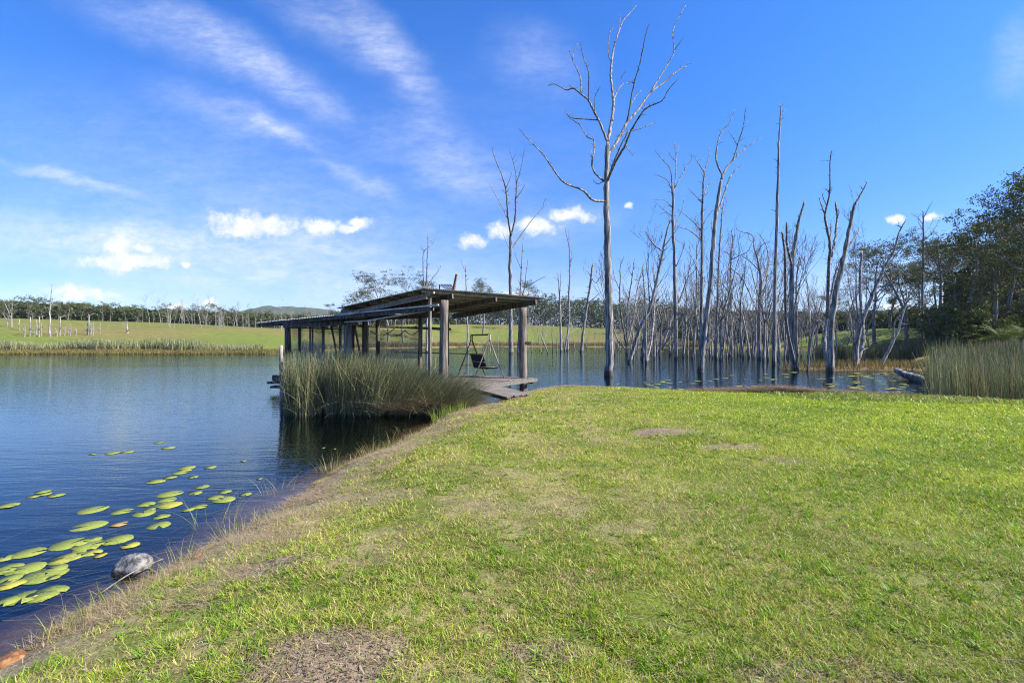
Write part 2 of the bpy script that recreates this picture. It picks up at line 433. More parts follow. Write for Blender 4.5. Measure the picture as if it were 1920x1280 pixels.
def ribbons(P, az, L, Wd, lean, curve, nseg, colr, rng, tip=0.15, tipcol=None, taper=1.0):
    """N thin bent blades; returns verts, quads, colours"""
    N = len(P)
    h = np.stack([np.cos(az), np.sin(az), np.zeros(N)], 1)
    f = rng.uniform(0, 2 * np.pi, N)
    wd = np.stack([np.cos(f), np.sin(f), np.zeros(N)], 1)
    pos = P.copy(); vs = np.zeros((N, nseg + 1, 2, 3)); cs = np.zeros((N, nseg + 1, 2, 3))
    for i in range(nseg + 1):
        s_ = i / nseg
        wi = Wd * (1 - (1 - tip) * s_ ** (1.6 * taper))
        vs[:, i, 0] = pos - wd * wi[:, None] / 2
        vs[:, i, 1] = pos + wd * wi[:, None] / 2
        cc = colr if tipcol is None else colr * (1 - s_) + tipcol * s_
        cs[:, i, 0] = cc; cs[:, i, 1] = cc
        th = lean + curve * (i + 0.5) / nseg
        pos = pos + (h * np.sin(th)[:, None] + np.array([0, 0, 1.0]) * np.cos(th)[:, None]) * (L / nseg)[:, None]
    base = (np.arange(N) * (nseg + 1) * 2)[:, None, None]
    seg = (np.arange(nseg) * 2)[None, :, None]
    q = base + seg + np.array([0, 1, 3, 2])[None, None, :]
    return vs.reshape(-1, 3), q.reshape(-1, 4), cs.reshape(-1, 3)

def merge(parts):
    V_, Q_, C_ = [], [], []; n = 0
    for v, q, c in parts:
        V_.append(v); Q_.append(q + n); C_.append(c); n += len(v)
    return np.concatenate(V_), np.concatenate(Q_), np.concatenate(C_)

# smooth value noise for python-side placement
_rs = np.random.RandomState(7); _tab = _rs.rand(256, 256)
def vnoise(x, y):
    xi = np.floor(x).astype(int); yi = np.floor(y).astype(int); fx = x - xi; fy = y - yi
    fx = fx * fx * (3 - 2 * fx); fy = fy * fy * (3 - 2 * fy)
    g = lambda a, b_: _tab[a % 256, b_ % 256]
    return (g(xi, yi) * (1 - fx) + g(xi + 1, yi) * fx) * (1 - fy) + (g(xi, yi + 1) * (1 - fx) + g(xi + 1, yi + 1) * fx) * fy
def fbm(x, y, o=4):
    r = 0; a = 0.5; t_ = 0
    for i in range(o):
        r = r + a * vnoise(x * 2 ** i + 17 * i, y * 2 ** i + 31 * i); t_ += a; a *= 0.5
    return r / t_
def sstep(a, b_, x):
    t_ = np.clip((x - a) / (b_ - a), 0, 1); return t_ * t_ * (3 - 2 * t_)
def mixc(a, b_, f): return np.asarray(a) * (1 - f[..., None]) + np.asarray(b_) * f[..., None]
# ------------------------------------------------------------ the lay of the land
LAWN = np.array([(-3.45, 3.26), (-3.46, 3.73), (-3.28, 4.48), (-3.14, 5.08), (-3.07, 5.69), (-3.09, 6.3), (-3.07, 6.8), (-2.98, 7.5),
                 (-2.9, 8.4), (-2.55, 9.5), (-2.35, 10.7), (-2.1, 11.9), (-1.75, 12.7), (-1.15, 13.7), (-0.75, 14.6), (-0.2, 15.6), (0.45, 17.0), (1.2, 18.4),
                 (2.2, 18.9), (3.4, 18.5), (4.7, 17.9), (6.0, 17.1), (7.6, 16.9), (9.3, 16.3), (11.2, 16.2), (13.0, 15.4), (15.0, 14.6),
                 (18.0, 14.0), (24, 13.5), (40, 12), (90, 5), (90, -90), (-12, -90), (-5.2, -9), (-4.2, -3), (-3.8, 0), (-3.6, 2.0)])
LAWN[:14, 0] += 0.13; LAWN[-1, 0] += .08; LAWN[15:26, 1] += .55; LAWN[14:17, 0] -= .15

def lawn_sd(x, y):
    """signed distance to the water's edge of the near bank, positive on land"""
    x = np.asarray(x, float); y = np.asarray(y, float)
    best = np.full(x.shape, 1e9); inside = np.zeros(x.shape, bool)
    n = len(LAWN)
    for i in range(n):
        ax, ay = LAWN[i]; bx, by = LAWN[(i + 1) % n]
        dx, dy_ = bx - ax, by - ay
        t_ = np.clip(((x - ax) * dx + (y - ay) * dy_) / (dx * dx + dy_ * dy_), 0, 1)
        best = np.minimum(best, np.hypot(x - ax - t_ * dx, y - ay - t_ * dy_))
        cond = (ay > y) != (by > y)
        xc = ax + (y - ay) * dx / (dy_ if abs(dy_) > 1e-9 else 1e-9)
        inside ^= cond & (x < xc)
    return np.where(inside, best, -best)

# distance of the far shore, of the meadow's crest and its height, round the compass (given by bearing)
_b = lambda px: math.atan((px - 960) / F)
SH_PX = [-400, 0, 300, 500, 580, 700, 880, 1000, 1150, 1300, 1450, 1550, 1650, 1760, 1900, 2200]
SH_D = [142, 115, 98, 90, 103, 145, 185, 195, 185, 160, 130, 105, 78, 62, 52, 45]
CR_D = [230, 215, 215, 215, 225, 240, 290, 300, 270, 182, 146, 160, 150, 130, 120, 110]
CR_Z = [8.3, 9.1, 8.6, 7.4, 7.6, 9.2, 12.2, 12.0, 9.5, 1.6, 1.5, 4.5, 5.0, 4.0, 2.5, 2.2]
SH_A = [_b(p) for p in SH_PX]

def height(x, y):
    x = np.asarray(x, float); y = np.asarray(y, float)
    s = lawn_sd(x, y) + (fbm(x * 1.9, y * 1.9, 4) - 0.5) * 0.55
    wob = (fbm(x * 0.7 + 5, y * 0.7, 3) - 0.5)
    kb = sstep(9, 13, y)
    lawn = (0.20 + .17 * kb) * sstep(0, 0.7, s) + (0.30 - .17 * kb) * sstep(0.3, 2.6, s) + 0.10 * wob * sstep(0.2, 2, s) + 0.025 * (fbm(x * 4, y * 4, 2) - 0.5) * sstep(0, .6, s)
    # the low worn hump in the lawn
    hx, hy = x - 2.95, y - 8.2
    u = (hx * 0.62 - hy * 0.78); v = (hx * 0.78 + hy * 0.62)
    lawn = lawn + 0.10 * np.exp(-(u / 1.2) ** 2 - (v / 0.5) ** 2)
    bed = -0.13 * np.minimum(-s, .8) - 0.42 * np.clip(-s - .7, 0, 1.0) - 0.35 * sstep(1.0, 4.0, -s) - 1.0 * sstep(2, 8, -s)
    near = np.where(s > 0, lawn, bed)
    d = np.hypot(x, y); a = np.arctan2(x, y)
    aa = np.clip(a, SH_A[0], SH_A[-1])
    S = np.interp(aa, SH_A, SH_D); C = np.interp(aa, SH_A, CR_D); Z = np.interp(aa, SH_A, CR_Z)
    e = d - S + (fbm(x * 0.12, y * 0.12, 2) - 0.5) * 5
    far = np.where(e > 0, 0.35 * sstep(0, 3, e) + (Z - .35) * sstep(0, 1, np.clip(e / (C - S), 0, 1)) + (fbm(x * .02, y * .02, 3) - .5) * 1.5 * sstep(0, 60, e)
                   - 0.6 * Z * sstep(60, 400, d - C), -0.25 * np.clip(-e, 0, 4))
    # a low brown marsh bank among the trees to the east
    mx_, my_ = (x - 27) / 9.5, (y - 37) / 3.2
    marsh = -1.4 + 1.62 * np.exp(-(mx_ ** 2 + my_ ** 2) ** 1.5 * 0.5)
    mx_, my_ = (x - 42) / 16, (y - 33) / 11
    marsh = np.maximum(marsh, -1.4 + 1.6 * np.exp(-(mx_ ** 2 + my_ ** 2) ** 1.5 * 0.5))
    h = np.maximum(np.maximum(near, far), marsh)
    return np.where(s > 0, np.maximum(near, -5), h)

def axis(lo_f, hi_f, step, lo, hi, g=1.07):
    c = list(np.arange(lo_f, hi_f + 1e-6, step))
    s_ = step; p = hi_f
    while p < hi: s_ *= g; p += s_; c.append(p)
    s_ = step; p = lo_f; pre = []
    while p > lo: s_ *= g; p -= s_; pre.append(p)
    return np.array(pre[::-1] + c)
gx = axis(-5.2, 16, 0.11, -3500, 3500, 1.05); gy = axis(1.5, 19.6, 0.11, -1500, 3500, 1.05)
X, Y = np.meshgrid(gx, gy)
Z = height(X, Y)
sdl = lawn_sd(X, Y)
D = np.hypot(X, Y)
# zone colours
soil = np.array([0.25, 0.19, 0.12]); thatch = np.array([0.29, 0.23, 0.11]); turf = np.array([0.115, 0.145, 0.02])
mud = np.array([0.075, 0.052, 0.022]); bedc = np.array([0.035, 0.03, 0.018]); meadow = np.array([0.150, 0.158, 0.038]); meadow2 = np.array([0.18, 0.155, 0.048]); lush = np.array([0.13, 0.18, 0.025])

def bare(x, y):
    """how bare the lawn is worn, 0..1"""
    n = fbm(x * 1.5 + 3, y * 1.5 + 9, 4)
    b0 = sstep(0.64, 0.74, n) * 0.35
    b0 = b0 * (0.1 + 0.9 * sstep(4.0, -0.5, x - 0.15 * y))        # the worn side is nearer the water
    for (cx, cy, rx, ry, s_) in [(-0.95, 2.42, .42, .26, 1), (-1.85, 3.75, .35, .18, .8), (0.15, 2.5, .25, .12, .6), (-0.15, 4.7, .3, .15, .4),
                                 (1.0, 4.2, .3, .15, .3), (2.75, 8.35, .75, .28, 1), (3.25, 7.2, .5, .2, .75), (3.6, 6.5, .3, .16, .5),
                                 (0.55, 3.3, .3, .12, .4), (1.5, 2.3, .4, .14, .5), (-1.6, 5.6, .35, .2, .4)]:
        q = ((x - cx) / rx) ** 2 + ((y - cy) / ry) ** 2 + (fbm(x * 4, y * 4, 3) - .5) * 1.6
        b0 = np.maximum(b0, s_ * sstep(1.5, 0.6, q))
    return b0
B = bare(X, Y)
lawn_c = mixc(mixc(turf, thatch, np.clip(sstep(0.34, 0.62, fbm(X * 2.2, Y * 2.2 + 40, 4)) * (0.12 + .6 * sstep(4, -1, X - .1 * Y)), 0, 1)), soil, np.clip(B, 0, 1))
edge = sstep(1.25, 0.55, sdl + (fbm(X * 1.5, Y * 1.5, 3) - .5) * 0.9)
lawn_c = mixc(lawn_c, np.array([0.26, 0.20, 0.12]), edge * 0.9)
lawn_c = mixc(lawn_c, mud, sstep(0.16, 0.0, sdl))
bed_c = mixc(mud * 1.15, bedc * .8, sstep(.1, 1.1, -sdl + (fbm(X * 2.5, Y * 2.5, 3) - .5) * .8))
bed_c = mixc(bed_c, np.array([0.10, 0.075, 0.03]), sstep(30, 60, D) * 0.4)
mead_c = mixc(meadow, meadow2, sstep(.4, .6, fbm(X * .03, Y * .06, 4)))
mead_c = mixc(mead_c, lush, sstep(0.45, 0.62, fbm(X * .018 + 7, Y * .03 + 3, 3)) * 0.7)
eS = D - np.interp(np.clip(np.arctan2(X, Y), SH_A[0], SH_A[-1]), SH_A, SH_D)
mead_c = mixc(mead_c, np.array([0.34, 0.235, 0.07]), sstep(9, 3, eS) * 0.8)
east = (X > 12) & (D < 60)
mead_c = np.where(east[..., None], np.array([0.17, 0.12, 0.06]), mead_c)
C = np.where((sdl > 0)[..., None], lawn_c, np.where((Z > 0.0)[..., None], mead_c, bed_c))
ny_, nx_ = X.shape
idx = np.arange(nx_ * ny_).reshape(ny_, nx_)
faces = np.stack([idx[:-1, :-1], idx[:-1, 1:], idx[1:, 1:], idx[1:, :-1]], -1).reshape(-1, 4)
ground = grid_mesh('ground', np.stack([X, Y, Z], -1).reshape(-1, 3), faces, C.reshape(-1, 3), M_GROUND, smooth=True)
tag(ground, 'pond bed, worn grassy bank and rolling green meadow', 'ground', kind='structure')

mb = MB(); mb.add([(-420, -60, 0), (420, -60, 0), (420, 420, 0), (-420, 420, 0)], [(0, 1, 2, 3)])
water = mb.build('water', M_WATER); tag(water, 'still dark blue pond water with faint ripples', 'water', kind='structure')

# far wooded hills
def ridge(name, pxs, ys, d, depth, label):
    vs = []; n = 240; fs = []
    P_ = np.linspace(pxs[0], pxs[-1], n); T = np.interp(P_, pxs, ys)
    rows = 14
    for j in range(rows):
        tt = j / (rows - 1); prof = math.sin(tt * math.pi) if tt < .5 else math.sin(tt * math.pi)
        for i in range(n):
            dd = d + (tt - .5) * depth
            top = (EYE + (640 - T[i]) * d / F)
            x = (P_[i] - 960) / F * dd
            nz = fbm(np.array([x * .008]), np.array([dd * .008]), 5)[0]
            z = -5 + (top + 5) * (prof ** .8) * (0.86 + 0.28 * nz) + 4 * vnoise(np.array([x * .06]), np.array([dd * .06]))[0] * prof
            vs.append((x, dd, z))
    for j in range(rows - 1):
        for i in range(n - 1):
            a = j * n + i; fs.append((a, a + 1, a + n + 1, a + n))
    mb = MB(); mb.v = vs; mb.f = fs
    o = mb.build(name, M_HILL, smooth=True); tag(o, label, 'hill', kind='structure'); return o
ridge('hills', [150, 320, 420, 470, 530, 575, 620, 680, 800, 950], [606, 596, 592, 583, 579, 580, 585, 592, 598, 612], 1250, 500, 'low blue-green wooded hills beyond the meadow')
ridge('hills', [1350, 1500, 1600, 1700, 1800, 1950, 2300], [606, 594, 588, 584, 586, 580, 575], 700, 300, 'low wooded rise beyond the east meadow')

# ------------------------------------------------------------ lawn grass
rng = np.random.default_rng(11)
def lawn_points(N, d0, d1, wide=1.3, pad=1.5):
    d = np.exp(rng.uniform(math.log(d0), math.log(d1), N))
    x = rng.uniform(-1, 1, N) * (wide * d + pad)
    keep = (x > -5) & (x < 26)
    return x[keep], d[keep]
x, y = lawn_points(1700000, 1.1, 17.8, pad=2.5)
s = lawn_sd(x, y); b0 = bare(x, y)
cover = .5 * fbm(x * 2.6 + 11, y * 2.6 + 5, 4) + .5 * fbm(x * 7.5 + 1, y * 7.5 + 5, 3)           # clumps
dens = sstep(0.37, 0.53, cover + 0.12 * sstep(-.5, 3.5, x - .1 * y) + .05 * sstep(4, 9, y)) * 0.88 + 0.12
dens = np.maximum(dens, sstep(2, 6, x) * .9) * (1 - 0.93 * b0) * sstep(0.25, 1.2, s + (fbm(x * 3, y * 3, 2) - .5) * .8)
k = (s > 0.15) & (rng.random(len(x)) < dens)
x, y, s, cover = x[k], y[k], s[k], cover[k]
# blades grow in little tufts
tj = rng.integers(0, len(x), len(x)); 
d = np.hypot(x, y)
N = len(x)
z = height(x, y)
far = sstep(3, 16, d)
L = rng.uniform(0.018, 0.055, N) * (0.3 + 1.5 * cover) * (1 + 0.25 * far)
Wd = rng.uniform(0.0028, 0.0062, N) * (1 + 2.4 * far)
lean = rng.uniform(0.35, 1.4, N); curve = rng.uniform(0.1, 0.8, N)
g1 = np.array([0.31, 0.42, 0.02]); g2 = np.array([0.15, 0.28, 0.014]); g3 = np.array([0.44, 0.41, 0.06]); g4 = np.array([0.44, 0.34, 0.15])
hue = fbm(x * 0.9, y * 0.9, 3)
cc = mixc(g1, g2, np.clip((hue - .35) * 3 + rng.normal(0, .35, N), 0, 1))
cc = mixc(cc, g3, (rng.random(N) < 0.22) * rng.uniform(.4, 1, N))
dry = 0.34 * sstep(6, -1, x - .1 * y) + 0.09
cc = np.where((rng.random(N) < dry)[:, None], g4 * rng.uniform(.6, 1.15, N)[:, None], cc)
cc = cc * rng.uniform(0.5, 1.45, N)[:, None] * (1.1 + .1 * far)[:, None]
az = rng.uniform(0, 2 * np.pi, N)
p1 = ribbons(np.stack([x, y, z - .004], 1), az, L, Wd, lean, curve, 2, cc, rng, tipcol=cc * np.array([1.12, 1.08, 1.0]))
# bigger leafy tufts, many blades from one crown
xt, yt = lawn_points(12000, 1.1, 14, pad=2.5)
st_ = lawn_sd(xt, yt); bt = bare(xt, yt)
k = (st_ > .5) & (rng.random(len(xt)) < (1 - bt) * .9) & (fbm(xt * 1.3 + 2, yt * 1.3, 3) > .46)
xt, yt = xt[k], yt[k]
nb = 16
xx = np.repeat(xt, nb) + rng.normal(0, .012, len(xt) * nb); yy = np.repeat(yt, nb) + rng.normal(0, .012, len(xt) * nb)
N = len(xx); dd = np.hypot(xx, yy)
sz = np.repeat(rng.uniform(.6, 1.25, len(xt)), nb)
tc_ = np.repeat(mixc(np.array([0.26, 0.36, 0.02]), np.array([0.13, 0.27, 0.015]), rng.random(len(xt))), nb, axis=0) * rng.uniform(.8, 1.2, N)[:, None]
p2 = ribbons(np.stack([xx, yy, height(xx, yy) - .004], 1), rng.uniform(0, 6.283, N), rng.uniform(.04, .085, N) * sz, rng.uniform(.004, .0075, N) * (1 + 1.5 * sstep(3, 12, dd)),
             rng.uniform(.3, 1.1, N), rng.uniform(.2, .9, N), 3, tc_, rng)
v, q, c = merge([p1, p2])
grass = grid_mesh('lawn_grass', v, q, c, M_GRASS)
tag(grass, 'short patchy green and yellow lawn grass covering the bank', 'grass', kind='stuff')

# dry thatch, fallen straws and wisps along the water's edge
def edge_points(N, lo, hi, ymax=19):
    """points at signed distance lo..hi from the water line, denser near the viewer"""
    seg = LAWN[:27]; a = seg[:-1]; b_ = seg[1:]
    ln = np.hypot(*(b_ - a).T); mid = (a + b_) / 2
    wt = ln / np.maximum(np.hypot(mid[:, 0], mid[:, 1]), 2) ** 1.1
    i = rng.choice(len(ln), N, p=wt / wt.sum()); t_ = rng.random(N)
    p = a[i] + (b_[i] - a[i]) * t_[:, None]
    tg = (b_[i] - a[i]) / ln[i][:, None]; nr = np.stack([tg[:, 1], -tg[:, 0]], 1)
    o_ = rng.uniform(lo, hi, N)
    return p[:, 0] + nr[:, 0] * o_, p[:, 1] + nr[:, 1] * o_
x, y = edge_points(60000, -0.02, 1.25)
k = fbm(x * 1.6, y * 1.6, 3) + rng.normal(0, .1, len(x)) > .40
x, y = x[k], y[k]; N = len(x); d = np.hypot(x, y)
cs = mixc(np.array([0.42, 0.33, 0.20]), np.array([0.24, 0.17, 0.10]), rng.random(N)) * rng.uniform(.8, 1.2, N)[:, None]
s1 = ribbons(np.stack([x, y, height(x, y) + rng.uniform(0, .02, N)], 1), rng.normal(2.4, 1.1, N), rng.uniform(.06, .2, N), rng.uniform(.0018, .0035, N) * (1 + 1.6 * sstep(4, 15, d)),
             rng.uniform(1.25, 1.6, N), rng.uniform(-.15, .35, N), 3, cs, rng)
# loose straws lying all over the lawn
x, y = lawn_points(80000, 1.1, 12, pad=2.5); k = lawn_sd(x, y) > .3; x, y = x[k], y[k]; N = len(x); d = np.hypot(x, y)
cs = mixc(np.array([0.50, 0.42, 0.28]), np.array([0.28, 0.21, 0.13]), rng.random(N))
s2 = ribbons(np.stack([x, y, height(x, y) + rng.uniform(0.002, .02, N)], 1), rng.uniform(0, 6.28, N), rng.uniform(.03, .10, N), rng.uniform(.0015, .003, N) * (1 + 1.8 * sstep(3, 12, d)),
             rng.uniform(1.3, 1.57, N), rng.uniform(-.1, .25, N), 2, cs, rng)
# crumbs, short roots and dead leaves on the worn soil
x, y = lawn_points(220000, 1.3, 9); k = (lawn_sd(x, y) > .25) & (bare(x, y) > .25 + .3 * rng.random(len(x))); x, y = x[k], y[k]; N = len(x)
cs = mixc(np.array([0.40, 0.31, 0.20]), np.array([0.10, 0.07, 0.045]), rng.random(N)) * rng.uniform(.7, 1.2, N)[:, None]
s3 = ribbons(np.stack([x, y, height(x, y) + rng.uniform(0.0, .008, N)], 1), rng.uniform(0, 6.28, N), rng.uniform(.008, .05, N), rng.uniform(.0025, .009, N), rng.uniform(.9, 1.57, N), rng.uniform(-.4, .9, N), 2, cs, rng, tip=.4)
v, q, c = merge([s1, s2, s3]); o = grid_mesh('dry_straw', v, q, c, M_STRAW)
tag(o, 'tan dead grass and fallen straws matted along the bank', 'straw', kind='stuff')

# wispy green and brown shoots at the water's edge
x, y = edge_points(3000, -0.12, 0.45)
k = fbm(x * 1.1 + 30, y * 1.1, 3) > .5; x, y = x[k], y[k]; N = len(x); d = np.hypot(x, y)
cs = mixc(np.array([0.22, 0.28, 0.06]), np.array([0.36, 0.28, 0.14]), (rng.random(N) < .45) * 1.0) * rng.uniform(.7, 1.2, N)[:, None]
w1 = ribbons(np.stack([x, y, height(x, y) - .01], 1), rng.uniform(0, 6.28, N), rng.uniform(.06, .24, N), rng.uniform(.003, .006, N) * (1 + 1.0 * sstep(4, 15, d)),
             rng.uniform(.05, .6, N), rng.uniform(.1, .9, N), 4, cs, rng)
# cut stubble at the very left and a leafy sprig above the rock
def tuft(cx, cy, n, r, l0, l1, w_, ca, cb, lean_=(0, .3), cur=(0, .6), zoff=0.0):
    a = rng.uniform(0, 6.28, n); rr = r * np.sqrt(rng.random(n))
    x_ = cx + rr * np.cos(a); y_ = cy + rr * np.sin(a)
    c_ = mixc(np.array(ca), np.array(cb), rng.random(n)) * rng.uniform(.8, 1.15, n)[:, None]
    return ribbons(np.stack([x_, y_, np.maximum(height(x_, y_), -.3) - .01 + zoff], 1), a + rng.normal(0, .5, n), rng.uniform(l0, l1, n), rng.uniform(.8, 1.2, n) * w_,
                   rng.uniform(*lean_, n), rng.uniform(*cur, n), 4, c_, rng)
tf = [w1]
for i in range(7):
    tf.append(tuft(-3.3 + .12 * i, 3.35 + .10 * i, 26, .09, .05, .13, .005, (.42, .34, .12), (.30, .30, .09), (0, .4), (0, .1)))
for (px, py, n, l) in [(700, 838, 60, .35), (520, 905, 40, .4), (620, 868, 60, .35), (350, 1040, 50, .3), (405, 960, 26, .55), (440, 985, 36, .35), (740, 822, 40, .4), (760, 800, 30, .3), (905, 760, 50, .25)]:
    p = G(px, py, 0.1)
    tf.append(tuft(p[0], p[1], n, .22, l * .4, l, .004, (.26, .33, .08), (.42, .34, .18), (.0, .7), (.1, 1.2)))
v, q, c = merge(tf); o = grid_mesh('bank_shoots', v, q, c, M_GRASS)
tag(o, 'thin green and brown grass shoots rising at the water line', 'grass', kind='stuff')

# the upright bright green sedge at the corner of the bank
p = G(843, 790, 0.0)
v, q, c = merge([tuft(p[0] + dx, p[1] + dy_, 34, .13, .28, .52, .014, (.20, .30, .03), (.34, .40, .06), (0, .35), (0, .4)) for dx, dy_ in ((-.32, 0), (-.1, .1), (.12, -.05), (.35, .1), (.0, .2))])
v = v - np.array([p[0], p[1], 0]); o = grid_mesh('sedge_plant', v, q, c, M_GRASS); o.location = (p[0], p[1], 0)
tag(o, 'bright green upright sedge tuft in the water beside the shelter reeds', 'sedge')

# low creeping weeds on the right of the lawn's far edge
n = 9000
x = rng.uniform(8.0, 19, n); y = 15.6 - (x - 8) * .28 + rng.uniform(-2.4, 0.6, n)
k = (lawn_sd(x, y) > .1) & (fbm(x * .9, y * .9, 3) > .42); x, y = x[k], y[k]; N = len(x)
cs = mixc(np.array([0.20, 0.28, 0.05]), np.array([0.30, 0.22, 0.10]), (rng.random(N) < .3) * 1.0) * rng.uniform(.7, 1.2, N)[:, None]
a_ = ribbons(np.stack([x, y, height(x, y)], 1), rng.uniform(0, 6.28, N), rng.uniform(.05, .14, N), rng.uniform(.02, .04, N), rng.uniform(.4, 1.3, N), rng.uniform(0, .6, N), 2, cs, rng, tip=.3)
# the heap of dead brown stalks washed up on the back edge
n = 7000
x = np.concatenate([rng.normal(8.6, .9, n), rng.normal(10.6, .8, n // 2), rng.normal(6.9, .5, n // 4)]); y = 16.1 - (x - 8) * .20 + rng.normal(0, .22, len(x)); N = len(x)
hz = np.maximum(height(x, y), 0) + .02 + .16 * np.exp(-((x - 8.8) / 1.1) ** 2) * rng.random(N)
cs = mixc(np.array([0.34, 0.26, 0.18]), np.array([0.16, 0.10, 0.07]), rng.random(N))
b_ = ribbons(np.stack([x, y, hz], 1), rng.normal(0, .7, N) + 3.14 * (rng.random(N) < .5), rng.uniform(.15, .5, N), rng.uniform(.008, .014, N), rng.uniform(1.2, 1.6, N), rng.uniform(-.2, .3, N), 2, cs, rng)
v, q, c = merge([a_]); o = grid_mesh('creeping_weeds', v, q, c, M_GRASS); tag(o, 'low broad-leaved weeds along the far edge of the lawn', 'weeds', kind='stuff')
v, q, c = merge([b_]); o = grid_mesh('dead_stalk_litter', v, q, c, M_STRAW); tag(o, 'brown dead stalks washed up on the back edge of the lawn', 'debris', kind='stuff')

# ------------------------------------------------------------ reeds
RG1 = np.array([0.16, 0.175, 0.085]); RG2 = np.array([0.25, 0.26, 0.12]); RG3 = np.array([0.06, 0.085, 0.055]); RBR = np.array([0.30, 0.20, 0.10])
def reedbed(name, x, y, hgt, wd, az, lean, curve, brown, label, dark=1.0, seg=4, z=None, kind='stuff'):
    N = len(x)
    f = rng.random(N)
    c_ = mixc(mixc(RG1, RG2, f), RG3, (rng.random(N) < .3) * 1.0)
    c_ = np.where((rng.random(N) < brown)[:, None], RBR * rng.uniform(.6, 1.2, N)[:, None], c_) * rng.uniform(.75, 1.25, N)[:, None] * dark
    zz = np.maximum(height(x, y), -.35) if z is None else z
    v, q, c = ribbons(np.stack([x, y, zz], 1), az, hgt, wd, lean, curve, seg, c_, rng, tip=.25, tipcol=c_ * np.array([1.15, 1.1, 1.0]))
    o = grid_mesh(name, v, q, c, M_REED); tag(o, label, 'reeds', kind=kind); return o

# the big clump against the shelter: upright on the left, blown over to the right
n = 6000
px = 538 + 190 * rng.random(n) ** 1.15; Yd = 14.1 + rng.random(n) ** 1.4 * 3.4 + (fbm(px * .02, px * 0 + 3, 2) - .5) * .8
x = (px - 960) / F * Yd + rng.normal(0, .05, n); y = Yd
t_ = (px - 538) / 200
r1 = ribbons(np.stack([x, y, np.full(n, -.3)], 1), np.where(rng.random(n) < .6, 0.0, np.pi) + rng.normal(0, .9, n) * 1.0, rng.uniform(1.1, 2.15, n) * (1 - .06 * t_), rng.uniform(.010, .018, n),
             np.abs(rng.normal(0.03, .05, n)), np.abs(rng.normal(.06 + .3 * t_, .12, n)), 5,
             np.where((rng.random(n) < .06)[:, None], RBR, mixc(mixc(RG1, RG2, rng.random(n)), RG3, (rng.random(n) < .3) * 1.)) * rng.uniform(.7, 1.25, n)[:, None], rng, tip=.25)
n = 14500
t_ = rng.random(n) ** .95; px = 610 + 245 * t_
Yd = 13.95 + rng.random(n) * 2.0 - t_ * .15
x = (px - 960) / F * Yd; y = Yd
ln_ = np.clip(.10 + .78 * t_ + rng.normal(0, .17, n), 0, 1.4)
r2 = ribbons(np.stack([x, y, np.full(n, -.25)], 1), rng.normal(-0.05, .38, n), rng.uniform(1.25, 2.25, n) * (1 - .22 * t_), rng.uniform(.009, .016, n),
             ln_ * .75, ln_ * .55 + rng.uniform(0, .25, n), 6,
             np.where((rng.random(n) < .10)[:, None], RBR * 1.0, mixc(mixc(RG1, RG2, rng.random(n)), RG3, (rng.random(n) < .3) * 1.)) * rng.uniform(.7, 1.3, n)[:, None], rng, tip=.25)
n = 2600      # dead stalks bent down along the water at its foot
px = rng.uniform(700, 885, n); Yd = 13.6 + (px - 700) / 185 * .2 + rng.random(n) * 1.0
x = (px - 960) / F * Yd
r3 = ribbons(np.stack([x, Yd, rng.uniform(.02, .35, n)], 1), rng.normal(0, .5, n) + np.pi * (rng.random(n) < .25), rng.uniform(.4, 1.2, n), rng.uniform(.007, .013, n),
             rng.uniform(1.1, 1.5, n), rng.uniform(0, .3, n), 3, mixc(np.array([.30, .20, .11]), np.array([.42, .34, .22]), rng.random(n)) * rng.uniform(.5, 1.2, n)[:, None], rng)
n = 900       # broken and strayed stems
px = rng.uniform(545, 860, n); Yd = 13.85 + rng.random(n) * 1.6; x = (px - 960) / F * Yd
r4 = ribbons(np.stack([x, Yd, np.full(n, -.1)], 1), rng.uniform(0, 6.28, n), rng.uniform(1.0, 2.2, n), rng.uniform(.008, .014, n), rng.uniform(.1, .9, n), rng.uniform(.2, 1.4, n), 6,
             mixc(np.array([.36, .27, .14]), RG2, rng.random(n)) * rng.uniform(.6, 1.2, n)[:, None], rng, tip=.3)
v, q, c = merge([r1, r2, r3, r4]); o = grid_mesh('shelter_reeds', v, q, c, M_REED)
tag(o, 'tall grey-green reeds leaning over in front of the old shelter', 'reeds', kind='stuff')

# reed bed at the right edge of the lawn
n = 17000
x = rng.uniform(11.9, 26, n); y = rng.uniform(12.6, 21, n)
fy = 15.9 - (x - 11.9) * .28 + (fbm(x * .8, x * 0 + 9, 2) - .5) * .9
k = (y > fy - .9) & (x > .865 * y + (fbm(y * .9, y * 0, 2) - .5) * .8); x, y = x[k], y[k]; n = len(x)
hh = rng.uniform(1.1, 2.0, n) * (.72 + .6 * fbm(x * .35, y * .35, 2))
reedbed('tall_reeds', x, y, hh, rng.uniform(.010, .018, n), rng.normal(1.6, 1.4, n), np.abs(rng.normal(0, .10, n)), np.abs(rng.normal(.1, .18, n)), .15,
        'dense tall grey-green and brown reeds beside the right end of the lawn', seg=4)
n = 26000     # the bed goes on behind, out to the forest
x = rng.uniform(13, 70, n); y = rng.uniform(20, 52, n)
k = (x / y > .86 + (y - 20) * .0010 + (fbm(y * .15, x * .1, 2) - .5) * .1); x, y = x[k], y[k]; n = len(x)
reedbed('tall_reeds', x, y, rng.uniform(1.1, 2.0, n) * (.75 + .5 * fbm(x * .2, y * .2, 2)), rng.uniform(.03, .06, n), rng.uniform(0, 6.28, n), np.abs(rng.normal(0, .10, n)), np.abs(rng.normal(.1, .12, n)), .12,
        'broad grey-green reed bed reaching back to the edge of the living forest', seg=3, dark=.95)
n = 16000     # brown marsh grass
x = rng.uniform(17, 50, n); y = rng.uniform(32, 44, n); zz = height(x, y); k = (zz > -.02) & (x / y < .85); x, y = x[k], y[k]; n = len(x)
